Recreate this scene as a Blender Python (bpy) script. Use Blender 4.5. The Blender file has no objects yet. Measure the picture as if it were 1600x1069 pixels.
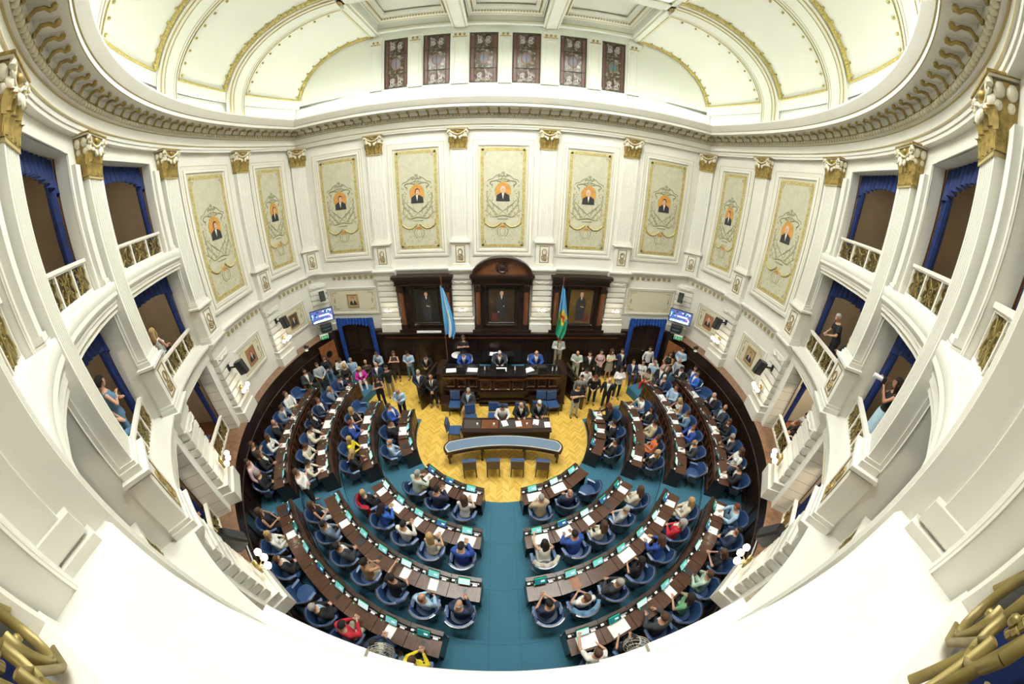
import bpy, bmesh, math, random
from mathutils import Vector, Matrix
from math import pi, sin, cos, radians as rad, sqrt, atan2, asin, hypot
random.seed(7)
scn = bpy.context.scene
COL = scn.collection

# ------------------------------------------------------------------ camera
# the photograph is a fisheye view from a box of the upper gallery
cd = bpy.data.cameras.new('camera')
cam = bpy.data.objects.new('camera', cd)
COL.objects.link(cam)
cd.type = 'PANO'
cd.panorama_type = 'FISHEYE_LENS_POLYNOMIAL'
cd.sensor_width = 36.0
cd.sensor_height = 36.0 * 1069 / 1600
cd.sensor_fit = 'HORIZONTAL'
cd.fisheye_fov = 3.5
cd.fisheye_polynomial_k0 = 0.0
cd.fisheye_polynomial_k1 = -9.14735491e-02
cd.fisheye_polynomial_k2 = -8.730819e-06
cd.fisheye_polynomial_k3 = 4.84580337e-05
cd.fisheye_polynomial_k4 = -8.31299275e-07
cd.clip_start = 0.01
cd.clip_end = 200
Rr = Vector((0.99940897, -0.02896544, 0.0185128)); Uu = Vector((-0.00214159, 0.48502791, 0.87449605)); Ff = Vector((0.03430939, 0.87401884, -0.48467921))
cam.matrix_world = Matrix(((Rr.x, Uu.x, -Ff.x, -0.02606608), (Rr.y, Uu.y, -Ff.y, -9.55850121), (Rr.z, Uu.z, -Ff.z, 8.99745891), (0, 0, 0, 1)))
scn.camera = cam

# ------------------------------------------------------------------ world, exposure
w = bpy.data.worlds.new('World'); scn.world = w; w.use_nodes = True
w.node_tree.nodes['Background'].inputs[0].default_value = (1, .97, .9, 1)
w.node_tree.nodes['Background'].inputs[1].default_value = 0.25
vs = scn.view_settings
vs.view_transform = 'Standard'; vs.look = 'None'; vs.gamma = 1.0; vs.use_curve_mapping = False
vs.exposure = 0.0
EM_LAY, EM_COVE, EM_LAMP = 33.0, 20.0, 16.0

# ------------------------------------------------------------------ materials
MATS = {}
def mat(name, col, rough=.6, metal=0.0, noise=0.0, scale=8.0, col2=None, emit=0.0, spec=None, bump=0.0, coat=0.0):
    if name in MATS: return MATS[name]
    m = bpy.data.materials.new(name); m.use_nodes = True
    nt = m.node_tree; b = nt.nodes['Principled BSDF']
    b.inputs['Base Color'].default_value = (*col, 1); b.inputs['Roughness'].default_value = rough
    b.inputs['Metallic'].default_value = metal
    if coat: b.inputs['Coat Weight'].default_value = coat
    if spec is not None: b.inputs['Specular IOR Level'].default_value = spec
    if emit:
        b.inputs['Emission Color'].default_value = (*col, 1); b.inputs['Emission Strength'].default_value = emit
    if noise or bump:
        tc = nt.nodes.new('ShaderNodeTexCoord'); no = nt.nodes.new('ShaderNodeTexNoise')
        no.inputs['Scale'].default_value = scale; no.inputs['Detail'].default_value = 3
        nt.links.new(tc.outputs['Object'], no.inputs['Vector'])
        if noise:
            c2 = col2 or tuple(max(0, c * (1 - noise)) for c in col)
            mx = nt.nodes.new('ShaderNodeMix'); mx.data_type = 'RGBA'
            mx.inputs[6].default_value = (*col, 1); mx.inputs[7].default_value = (*c2, 1)
            rp = nt.nodes.new('ShaderNodeMapRange'); rp.inputs[1].default_value = .35; rp.inputs[2].default_value = .65
            nt.links.new(no.outputs['Fac'], rp.inputs[0]); nt.links.new(rp.outputs[0], mx.inputs[0])
            nt.links.new(mx.outputs[2], b.inputs['Base Color'])
        if bump:
            bp = nt.nodes.new('ShaderNodeBump'); bp.inputs['Strength'].default_value = bump; bp.inputs['Distance'].default_value = .01
            nt.links.new(no.outputs['Fac'], bp.inputs['Height']); nt.links.new(bp.outputs[0], b.inputs['Normal'])
    MATS[name] = m
    return m
def wood(name, col, col2, rough=.35, scale=(1, 12, 1), coat=.2):
    if name in MATS: return MATS[name]
    m = mat(name, col, rough, coat=coat); nt = m.node_tree; b = nt.nodes['Principled BSDF']
    tc = nt.nodes.new('ShaderNodeTexCoord'); mp = nt.nodes.new('ShaderNodeMapping'); no = nt.nodes.new('ShaderNodeTexNoise')
    mp.inputs['Scale'].default_value = scale; no.inputs['Scale'].default_value = 3; no.inputs['Detail'].default_value = 4
    cr = nt.nodes.new('ShaderNodeValToRGB'); cr.color_ramp.elements[0].position = .35; cr.color_ramp.elements[1].position = .7
    cr.color_ramp.elements[0].color = (*col, 1); cr.color_ramp.elements[1].color = (*col2, 1)
    nt.links.new(tc.outputs['Object'], mp.inputs[0]); nt.links.new(mp.outputs[0], no.inputs['Vector'])
    nt.links.new(no.outputs['Fac'], cr.inputs[0]); nt.links.new(cr.outputs[0], b.inputs['Base Color'])
    return m
CREAM = mat('cream_paint', (.735, .725, .660), .55, noise=.04, scale=1.5)
CREAM2 = mat('vault_paint', (.67, .69, .62), .65, noise=.03, scale=.8)
STONE = mat('pale_stone_paint', (.72, .68, .57), .6, noise=.05, scale=3)
GOLD = mat('gilding', (.42, .30, .085), .45, .35, noise=.45, scale=14)
GOLDL = mat('gold_line', (.44, .36, .16), .5, .2)
IRON = mat('gilt_iron', (.30, .235, .075), .4, .4, noise=.4, scale=9)
DWOOD = wood('dark_wood', (.012, .006, .004), (.030, .013, .008), .3)
MWOOD = wood('red_brown_wood', (.13, .045, .02), (.20, .08, .035), .3)
DESKW = wood('desk_wood', (.055, .022, .012), (.10, .042, .022), .28, (10, 1.5, 1))
LEDGE = wood('ledge_wood', (.17, .09, .05), (.26, .15, .09), .35, (2, 2, 1))
VELVET = mat('blue_velvet', (.003, .024, .15), .75, noise=.5, scale=5)
UPH = mat('blue_leather', (.038, .090, .225), .35, noise=.15, scale=6)
BLACK = mat('black_plastic', (.012, .012, .013), .35)
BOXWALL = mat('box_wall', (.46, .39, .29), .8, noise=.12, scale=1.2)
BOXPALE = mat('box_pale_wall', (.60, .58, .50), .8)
TRIMW = mat('white_rail_paint', (.76, .74, .66), .4)
BROWNSHELL = mat('chair_shell', (.045, .028, .02), .25, coat=.5)
CHROME = mat('chrome', (.5, .5, .5), .25, .9)
PAPER = mat('paper', (.85, .86, .88), .7)
GREYM = mat('grey_metal', (.30, .31, .32), .4, .5)

# teal carpet with fine pile
TEAL = mat('teal_carpet', (.048, .175, .265), .95, noise=.25, scale=60, bump=.4)
# parquet in a herringbone of yellow blocks
def parquet():
    m = mat('yellow_parquet', (.62, .36, .06), .35, coat=.25); nt = m.node_tree; b = nt.nodes['Principled BSDF']
    N = nt.nodes.new; L = nt.links.new
    tc = N('ShaderNodeTexCoord'); sp = N('ShaderNodeSeparateXYZ'); L(tc.outputs['Object'], sp.inputs[0])
    def M(op, a, b2=None):
        n = N('ShaderNodeMath'); n.operation = op
        for i, v in enumerate((a, b2)):
            if v is None: continue
            if isinstance(v, (int, float)): n.inputs[i].default_value = v
            else: L(v, n.inputs[i])
        return n.outputs[0]
    zig = M('PINGPONG', sp.outputs[0], .21)
    k = M('ADD', sp.outputs[1], zig)
    row = M('FLOOR', M('MULTIPLY', k, 12.0)); colm = M('FLOOR', M('MULTIPLY', sp.outputs[0], 1 / .21))
    cb = N('ShaderNodeCombineXYZ'); L(row, cb.inputs[0]); L(colm, cb.inputs[1])
    wn = N('ShaderNodeTexWhiteNoise'); L(cb.outputs[0], wn.inputs['Vector'])
    cr = N('ShaderNodeValToRGB'); cr.color_ramp.elements[0].color = (.62, .38, .055, 1); cr.color_ramp.elements[1].color = (.84, .58, .13, 1)
    L(wn.outputs['Value'], cr.inputs[0])
    fr = M('FRACT', M('MULTIPLY', k, 12.0)); ed = M('LESS_THAN', fr, .06)
    mx = N('ShaderNodeMix'); mx.data_type = 'RGBA'; mx.inputs[7].default_value = (.46, .27, .04, 1)
    L(ed, mx.inputs[0]); L(cr.outputs[0], mx.inputs[6]); L(mx.outputs[2], b.inputs['Base Color'])
    return m
PARQ = parquet()
# stained glass: leaded quarries in amber, plum and grey green
def stained():
    m = mat('stained_glass', (.2, .12, .1), .2); nt = m.node_tree; b = nt.nodes['Principled BSDF']; N = nt.nodes.new; L = nt.links.new
    tc = N('ShaderNodeTexCoord'); v = N('ShaderNodeTexVoronoi'); v.inputs['Scale'].default_value = 9
    L(tc.outputs['Object'], v.inputs['Vector'])
    cr = N('ShaderNodeValToRGB'); e = cr.color_ramp.elements
    e[0].color = (.05, .035, .022, 1); e[1].color = (.34, .31, .28, 1); e[0].position = 0
    for p, c in ((.3, (.12, .075, .045, 1)), (.5, (.08, .085, .065, 1)), (.7, (.16, .12, .11, 1))):
        x = e.new(p); x.color = c
    sp = N('ShaderNodeSeparateColor'); L(v.outputs['Color'], sp.inputs[0]); L(sp.outputs[0], cr.inputs[0]); L(cr.outputs[0], b.inputs['Base Color'])
    return m
STAIN = stained()

# ------------------------------------------------------------------ mesh building
class MB:
    def __init__(s): s.v = []; s.f = []; s.m = []
    def add(s, vs, fs, m=0):
        o = len(s.v); s.v += [tuple(v) for v in vs]; s.f += [tuple(i + o for i in f) for f in fs]; s.m += [m] * len(fs); return s
    def join(s, b, M=None, mo=None):
        o = len(s.v); s.v += [tuple(M @ Vector(v)) for v in b.v] if M is not None else b.v
        s.f += [tuple(i + o for i in f) for f in b.f]; s.m += b.m if mo is None else [mo] * len(b.f); return s
    def box(s, c, d, m=0, rz=0.0, M=None):
        x, y, z = d[0] / 2, d[1] / 2, d[2] / 2
        vs = [Vector((a * x, b * y, e * z)) for e in (-1, 1) for a, b in ((-1, -1), (1, -1), (1, 1), (-1, 1))]
        T = Matrix.Translation(c) @ Matrix.Rotation(rz, 4, 'Z')
        if M is not None: T = M @ T
        return s.add([T @ v for v in vs], [(3, 2, 1, 0), (4, 5, 6, 7), (0, 1, 5, 4), (1, 2, 6, 5), (2, 3, 7, 6), (3, 0, 4, 7)], m)
    def prism(s, poly, z0, z1, m=0):            # horizontal polygon extruded in z, poly counter-clockwise
        n = len(poly)
        return s.add([(x, y, z0) for x, y in poly] + [(x, y, z1) for x, y in poly],
                     [tuple(range(n))[::-1], tuple(range(n, 2 * n))] + [(i, (i + 1) % n, n + (i + 1) % n, n + i) for i in range(n)], m)
    def plate(s, poly, y0, y1, m=0):            # polygon in xz extruded in y (wall plates)
        n = len(poly)
        return s.add([(x, y0, z) for x, z in poly] + [(x, y1, z) for x, z in poly],
                     [tuple(range(n)), tuple(range(n, 2 * n))[::-1]] + [(i, n + i, n + (i + 1) % n, (i + 1) % n) for i in range(n)], m)
    def lathe(s, prof, n=16, m=0, c=(0, 0), cap=True):
        vs = []; fs = []
        for r, z in prof: vs += [(c[0] + r * cos(2 * pi * i / n), c[1] + r * sin(2 * pi * i / n), z) for i in range(n)]
        for k in range(len(prof) - 1):
            for i in range(n): fs.append((k * n + i, k * n + (i + 1) % n, (k + 1) * n + (i + 1) % n, (k + 1) * n + i))
        if cap: fs += [tuple(range(n))[::-1], tuple((len(prof) - 1) * n + i for i in range(n))]
        return s.add(vs, fs, m)
    def tube(s, pts, r, n=6, m=0, closed=False, flat=1.0, up=None):
        pts = [Vector(p) for p in pts]; K = len(pts); vs = []; fs = []
        rs = r if isinstance(r, (list, tuple)) else [r] * K
        for i, p in enumerate(pts):
            a = pts[(i - 1) % K] if (closed or i) else p; b = pts[(i + 1) % K] if (closed or i < K - 1) else p
            t = (b - a).normalized() if (b - a).length > 1e-9 else Vector((0, 0, 1))
            u0 = Vector(up) if up else (Vector((0, 0, 1)) if abs(t.z) < .9 else Vector((0, 1, 0)))
            u = t.cross(u0).normalized(); w_ = u.cross(t)
            for k in range(n):
                an = 2 * pi * k / n; vs.append(p + u * cos(an) * rs[i] + w_ * sin(an) * rs[i] * flat)
        for i in range(K if closed else K - 1):
            j = (i + 1) % K
            for k in range(n): fs.append((i * n + k, i * n + (k + 1) % n, j * n + (k + 1) % n, j * n + k))
        if not closed: fs += [tuple(range(n))[::-1], tuple((K - 1) * n + k for k in range(n))]
        return s.add(vs, fs, m)
    def ball(s, c, r, m=0, n=10, k=6):
        rx, ry, rz = r if isinstance(r, (tuple, list)) else (r, r, r)
        vs = [(c[0], c[1], c[2] - rz)]; fs = []
        for j in range(1, k):
            a = -pi / 2 + pi * j / k
            vs += [(c[0] + rx * cos(a) * cos(2 * pi * i / n), c[1] + ry * cos(a) * sin(2 * pi * i / n), c[2] + rz * sin(a)) for i in range(n)]
        vs.append((c[0], c[1], c[2] + rz)); e = len(vs) - 1
        for i in range(n):
            fs.append((0, 1 + (i + 1) % n, 1 + i)); fs.append((e, e - n + i, e - n + (i + 1) % n))
            for j in range(k - 2):
                q = 1 + j * n; fs.append((q + i, q + (i + 1) % n, q + n + (i + 1) % n, q + n + i))
        return s.add(vs, fs, m)
    def loft(s, rings, m=0, cap=True, closed=False):
        n = len(rings[0]); vs = [p for r in rings for p in r]; fs = []
        for k in range(len(rings) - 1 + (1 if closed else 0)):
            k2 = (k + 1) % len(rings)
            for i in range(n): fs.append((k * n + i, k * n + (i + 1) % n, k2 * n + (i + 1) % n, k2 * n + i))
        if cap and not closed: fs += [tuple(range(n))[::-1], tuple((len(rings) - 1) * n + i for i in range(n))]
        return s.add(vs, fs, m)
    def mesh(s, name, mats, smooth=None, fix=True):
        me = bpy.data.meshes.new(name); me.from_pydata(s.v, [], s.f)
        for x in mats: me.materials.append(x)
        me.polygons.foreach_set('material_index', s.m)
        if fix:
            bm = bmesh.new(); bm.from_mesh(me); bmesh.ops.recalc_face_normals(bm, faces=bm.faces); bm.to_mesh(me); bm.free()
        if smooth is not None:
            me.shade_smooth(); me.set_sharp_from_angle(angle=rad(smooth))
        me.update()
        return me
def inst(name, me, parent=None, loc=None, rz=None, **kw):
    o = bpy.data.objects.new(name, me); COL.objects.link(o)
    if parent is not None: o.parent = parent
    if loc is not None: o.location = loc
    if rz is not None: o.rotation_euler = (0, 0, rz)
    for k, v in kw.items(): o[k] = v
    return o
def obj(name, mb, mats, parent=None, smooth=None, loc=None, rz=None, **kw):
    return inst(name, mb.mesh(name, mats if isinstance(mats, (list, tuple)) else [mats], smooth), parent, loc, rz, **kw)
def empty(name, loc=(0, 0, 0), rz=0.0, **kw):
    o = bpy.data.objects.new(name, None); COL.objects.link(o); o.location = loc; o.rotation_euler = (0, 0, rz); o.empty_display_size = .1
    for k, v in kw.items(): o[k] = v
    return o
def tag(o, label, cat, group=None):
    o['label'] = label; o['category'] = cat
    if group: o['group'] = group
    return o
def copy_tree(o, parent=None):
    c = o.copy(); COL.objects.link(c); c.parent = parent
    for ch in o.children: copy_tree(ch, c)
    return c
ORD = ['zeroth', 'first', 'second', 'third', 'fourth', 'fifth', 'sixth', 'seventh', 'eighth', 'ninth', 'tenth']

# ------------------------------------------------------------------ plan of the chamber
RW, DW = 9.55, 3.41                 # drum radius at the pilaster faces, plane of the front wall
PA = [20.9, 3.42, -18.2, -39.4, -60.6, -81.8]     # pilaster azimuths on the east side, corner first; mirrored on the west
def pol(R, deg, z=0.0): return Vector((R * cos(rad(deg)), R * sin(rad(deg)), z))
def patch(mb, R, a0, a1, z0, z1, m=0, n=6, c=(0, 0)):
    vs = []; fs = []
    for i in range(n + 1):
        a = rad(a0 + (a1 - a0) * i / n)
        vs += [(c[0] + R * cos(a), c[1] + R * sin(a), z0), (c[0] + R * cos(a), c[1] + R * sin(a), z1)]
    for i in range(n): fs.append((2 * i, 2 * i + 2, 2 * i + 3, 2 * i + 1))
    mb.add(vs, fs, m)
def annulus(mb, R0, R1, a0, a1, z, m=0, n=6, c=(0, 0), z1=None):
    vs = []; fs = []; z1 = z if z1 is None else z1
    for i in range(n + 1):
        a = rad(a0 + (a1 - a0) * i / n)
        vs += [(c[0] + R0 * cos(a), c[1] + R0 * sin(a), z), (c[0] + R1 * cos(a), c[1] + R1 * sin(a), z1)]
    for i in range(n): fs.append((2 * i, 2 * i + 1, 2 * i + 3, 2 * i + 2))
    mb.add(vs, fs, m)
def sweep_arc(mb, prof, a0, a1, n=8, m=0, c=(0, 0), ends=True, closed=True):
    # prof: list of (R, z[, mat]); solid ring piece
    K = len(prof); vs = []
    for i in range(n + 1):
        a = rad(a0 + (a1 - a0) * i / n)
        for p in prof: vs.append((c[0] + p[0] * cos(a), c[1] + p[0] * sin(a), p[1]))
    for k in range(K if closed else K - 1):
        k2 = (k + 1) % K; mm = prof[k][2] if len(prof[k]) > 2 else m
        mb.add([], [], mm)
        for i in range(n):
            mb.f.append(tuple(x + len(mb.v) for x in (i * K + k, (i + 1) * K + k, (i + 1) * K + k2, i * K + k2))); mb.m.append(mm)
    if ends and closed:
        mb.f.append(tuple(x + len(mb.v) for x in range(K))); mb.m.append(m)
        mb.f.append(tuple(x + len(mb.v) for x in range(n * K, n * K + K))); mb.m.append(m)
    mb.v += vs
def ring_path(o, z, n=144, k=8):
    # closed path round the room, o metres inside the pilaster faces
    R, D = RW - o, DW - o; ac = asin(D / R); pts = []
    for i in range(n + 1):
        a = ac - (pi + 2 * ac) * i / n; pts.append((R * cos(a), R * sin(a), z))
    x0 = -R * cos(ac)
    for j in range(1, k): pts.append((x0 + (-2 * x0) * j / k, D, z))
    return pts
def sweep_ring(mb, prof, m=0, closed=False, n=144, k=8):
    # prof: list of (o, z[, mat])
    P = [ring_path(p[0], p[1], n, k) for p in prof]; N = len(P[0]); K = len(prof); b = len(mb.v)
    for pp in P: mb.v += pp
    for q in range(K if closed else K - 1):
        q2 = (q + 1) % K; mm = prof[q][2] if len(prof[q]) > 2 else m
        for i in range(N):
            j = (i + 1) % N; mb.f.append((b + q * N + i, b + q * N + j, b + q2 * N + j, b + q2 * N + i)); mb.m.append(mm)

# ================================================================== PEOPLE: body, clothes and hair by pose
HV = lambda *a: Vector(a)
POSES = {   # stance, forward lean of the torso, head pitch, head turn, elbows and wrists (right = +x) in the torso frame from the hip joint, legs
    'desk':   dict(sit=1, lean=.16, head=.35, turn=.0, E=((.28, .15, .27), (-.28, .15, .27)), W=((.14, .36, .275), (-.16, .34, .27))),
    'desk2':  dict(sit=1, lean=.10, head=.10, turn=.5, E=((.28, .12, .22), (-.26, .14, .22)), W=((.10, .34, .27), (-.05, .32, .26))),
    'lap':    dict(sit=1, lean=-.14, head=.05, turn=.3, E=((.27, .06, .18), (-.27, .06, .18)), W=((.06, .25, .13), (-.05, .25, .12))),
    'lap2':   dict(sit=1, lean=-.08, head=.25, turn=-.4, E=((.26, .05, .20), (-.27, .08, .18)), W=((.10, .26, .10), (-.10, .27, .12))),
    'phone':  dict(sit=1, lean=-.02, head=.55, turn=.0, E=((.25, .12, .20), (-.25, .12, .20)), W=((.07, .32, .32), (-.05, .32, .30))),
    'chin':   dict(sit=1, lean=.10, head=.15, turn=-.2, E=((.20, .24, .24), (-.27, .12, .22)), W=((.06, .17, .50), (-.05, .32, .20))),
    'cross':  dict(sit=1, lean=-.12, head=.10, turn=.0, E=((.25, .14, .24), (-.25, .14, .24)), W=((-.12, .20, .32), (.12, .23, .29))),
    'reach':  dict(sit=1, lean=.22, head=.10, turn=.3, E=((.28, .16, .26), (-.26, .28, .36)), W=((.14, .38, .22), (-.22, .52, .42))),
    'st_clasp': dict(sit=0, lean=0, head=.15, turn=.0, E=((.27, .02, .20), (-.27, .02, .20)), W=((.04, .20, .04), (-.04, .20, .04))),
    'st_cross': dict(sit=0, lean=-.03, head=.10, turn=.3, E=((.26, .10, .22), (-.26, .10, .22)), W=((-.12, .19, .30), (.12, .22, .27))),
    'st_side':  dict(sit=0, lean=0, head=.05, turn=-.3, E=((.27, -.03, .18), (-.27, -.03, .18)), W=((.28, .08, -.06), (-.28, .08, -.06))),
    'st_phone': dict(sit=0, lean=.08, head=.50, turn=.0, E=((.25, .06, .20), (-.25, .06, .20)), W=((.06, .28, .28), (-.08, .26, .24))),
    'st_lean':  dict(sit=0, lean=.30, head=.35, turn=.4, E=((.26, .12, .22), (-.26, .12, .22)), W=((.10, .30, .20), (-.10, .28, .18))),
    'st_camera': dict(sit=0, lean=.05, head=.05, turn=.0, E=((.22, .16, .32), (-.22, .16, .30)), W=((.07, .20, .60), (-.05, .30, .58))),
}
def frame_of(p):
    P = POSES[p]; h = HV(0, 0, .57) if P['sit'] else HV(0, 0, .92)
    R = Matrix.Rotation(-P['lean'], 3, 'X')
    return P, h, (lambda v: h + R @ Vector(v)), R
def chain(mb, pts, rs, m=0, n=10):
    for i in range(len(pts) - 1):
        a, b = Vector(pts[i]), Vector(pts[i + 1]); d = (b - a); L = d.length; d.normalize()
        u = d.orthogonal().normalized(); v = d.cross(u)
        rings = []
        for t in (0, .5, 1):
            c = a + d * L * t; r = rs[i] + (rs[i + 1] - rs[i]) * t
            rings.append([c + u * r * cos(2 * pi * k / n) + v * r * sin(2 * pi * k / n) for k in range(n)])
        mb.loft(rings, m)
    for p, r in zip(pts, rs): mb.ball(p, r, m, 10, 6)
TORSO_M = [(-.10, .145, .115), (-.02, .160, .120), (.10, .148, .110), (.22, .155, .115), (.34, .178, .122), (.43, .175, .112), (.49, .12, .085), (.53, .06, .06)]
TORSO_F = [(-.10, .155, .120), (-.02, .165, .125), (.10, .130, .100), (.20, .125, .098), (.31, .150, .118), (.41, .155, .100), (.48, .10, .075), (.52, .05, .05)]
def torso(mb, T, R, sex, inf, lo=-.12, hi=.60, n=16):
    rings = []
    for z, rx, ry in (TORSO_M if sex == 'm' else TORSO_F):
        if z < lo or z > hi: continue
        rings.append([T((rx + inf) * 1.0 * cos(2 * pi * k / n) * (1) * 1.0 * 1.0 if 0 else ((rx + inf) * cos(2 * pi * k / n), (ry + inf) * sin(2 * pi * k / n) + (.01 if z > .2 else 0), z)) for k in range(n)])
    mb.loft(rings)
    if sex == 'f':
        for s in (-1, 1): mb.ball(T((s * .07, .095 + inf * .6, .30)), (.065 + inf * .5,) * 3, 0, 10, 6)
def joints(p, sex):
    P, h, T, R = frame_of(p); sw = .185 if sex == 'm' else .16
    k = {'m': 1.0, 'f': .94}[sex]
    S = [T((s * sw, .0, .43)) for s in (1, -1)]
    E = [T((e[0] * k, e[1], e[2])) for e in P['E']]; W_ = [T((w_[0] * k, w_[1], w_[2])) for w_ in P['W']]
    if P['sit']:
        L = [[HV(s * .09, .0, .57), HV(s * .14, .40, .54), HV(s * .12, .46, .10), HV(s * .13, .60, .045)] for s in (1, -1)]
    else:
        L = [[HV(s * .09, 0, .92), HV(s * .105, .02, .50), HV(s * .12, -.02, .09), HV(s * .14, .12, .04)] for s in (1, -1)]
    return P, h, T, R, S, E, W_, L
def headM(p, sex):
    P, h, T, R = frame_of(p)
    nk = T((0, .005, .55)); hc = T((0, .02, .68))
    Rh = Matrix.Rotation(P['turn'], 3, 'Z') @ Matrix.Rotation(-P['lean'] * .3 - P['head'], 3, 'X')
    return nk, nk + Rh @ HV(0, .015, .125), Rh
def build_body(p, sex):
    P, h, T, R, S, E, W_, L = joints(p, sex); mb = MB(); g = 1.0 if sex == 'm' else .88
    torso(mb, T, R, sex, 0)
    nk, hc, Rh = headM(p, sex)
    chain(mb, [T((0, 0, .46)), nk, hc - Rh @ HV(0, .0, .05)], [.06 * g, .055 * g, .05 * g])
    M = Matrix.Translation(hc) @ Rh.to_4x4(); b = MB()
    b.ball((0, 0, .01), (.076, .096, .112), 0, 14, 10); b.ball((0, .03, -.055), (.055, .060, .060), 0, 12, 8); b.ball((0, .098, -.005), (.014, .022, .026), 0, 8, 5)
    for s in (-1, 1): b.ball((s * .080, -.005, -.005), (.014, .022, .032), 0, 8, 5)
    b.ball((0, .085, -.045), (.026, .012, .008), 0, 8, 4)
    mb.join(b, M)
    hands = MB()
    for i in (0, 1):
        chain(mb, [S[i], E[i], W_[i]], [.050 * g, .040 * g, .026 * g])
        d = (W_[i] - E[i]).normalized(); side = d.cross(HV(0, 0, 1)); side = side.normalized() if side.length > .05 else HV(1, 0, 0); up = side.cross(d)
        palm = W_[i] + d * .055
        hb = MB(); Mh = Matrix.Translation(palm) @ Matrix((side, d, up)).transposed().to_4x4()
        hb.ball((0, 0, 0), (.040, .052, .020), 0, 10, 6); mb.join(hb, Mh)
        fb = MB()
        for q, (x, ln) in enumerate(((-.028, .060), (-.010, .070), (.009, .066), (.027, .052))):
            fb.tube([(x, .035, 0), (x * 1.1, .035 + ln * .55, -.008), (x * 1.05, .035 + ln, -.028)], [.0095, .009, .007], 6)
        sx = -1 if i == 0 else 1
        fb.tube([(sx * .030, -.015, -.004), (sx * .052, .018, -.012), (sx * .050, .045, -.018)], [.011, .0105, .008], 6)
        hands.join(fb, Mh)
    for l in L: chain(mb, l[:3], [.085 * g, .058 * g, .036 * g]); chain(mb, l[2:], [.034, .026])
    return mb, hands
def build_top(p, sex, sleeve, kind):
    P, h, T, R, S, E, W_, L = joints(p, sex); mb = MB(); g = 1.0 if sex == 'm' else .88
    inf = .026 if kind == 'jacket' else .014
    torso(mb, T, R, sex, inf, -.12 if kind != 'crop' else 0, .50)
    for i in (0, 1):
        if sleeve == 'long': chain(mb, [T((0, 0, .40)), S[i], E[i], W_[i] - (W_[i] - E[i]) * .10], [.08, .062 * g + inf * .8, .046 * g + inf * .8, .032 * g + inf * .5])
        elif sleeve == 'short': chain(mb, [S[i], S[i] + (E[i] - S[i]) * .62], [.062 * g + inf * .6, .052 * g + inf * .7])
    if kind == 'dress': skirt(mb, p, T, inf)
    return mb
def skirt(mb, p, T, inf=.02):
    P = POSES[p]; n = 18
    if P['sit']:
        mb.loft([[HV(.20 * w_ * cos(2 * pi * k / n), y, .57 + .095 * sin(2 * pi * k / n)) for k in range(n)] for y, w_ in ((-.12, .8), (0, .95), (.2, 1.02), (.46, 1.05))])
        mb.loft([[HV(.20 * cos(2 * pi * k / n), .44 + .09 * sin(2 * pi * k / n), z) for k in range(n)] for z in (.58, .30)])
    else:
        mb.loft([[HV((rx + .02) * cos(2 * pi * k / n), (ry + .02) * sin(2 * pi * k / n), z) for k in range(n)] for z, rx, ry in ((1.02, .14, .11), (.92, .17, .13), (.75, .18, .14), (.50, .20, .15))])
def build_legs(p, sex, kind):
    P, h, T, R, S, E, W_, L = joints(p, sex); mb = MB(); g = 1.0 if sex == 'm' else .92
    torso(mb, T, R, sex, .012, -.12, .06)
    if kind == 'skirt': skirt(mb, p, T)
    else:
        for l in L: chain(mb, [l[0] + HV(0, 0, -.0), l[1], l[2] + HV(0, 0, .02)], [.098 * g, .072 * g, .056 * g])
    return mb
def build_shoes(p, sex):
    P, h, T, R, S, E, W_, L = joints(p, sex); out = []
    for l in L:
        mb = MB(); a, t = l[2], l[3]; d = (t - a); d.z = 0; d.normalize()
        rings = []
        sd = HV(-d.y, d.x, 0)
        for q, w_, hh in ((-.07, .03, .07), (-.03, .038, .085), (.05, .040, .08), (.11, .046, .055), (.17, .040, .045), (.20, .018, .03)):
            c = HV(a.x, a.y, 0) + d * q; rings.append([c + sd * w_ * cos(2 * pi * k / 8) + HV(0, 0, max(0, hh * .5 + hh * .5 * sin(2 * pi * k / 8))) for k in range(8)])
        mb.loft(rings); out.append(mb)
    return out
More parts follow.
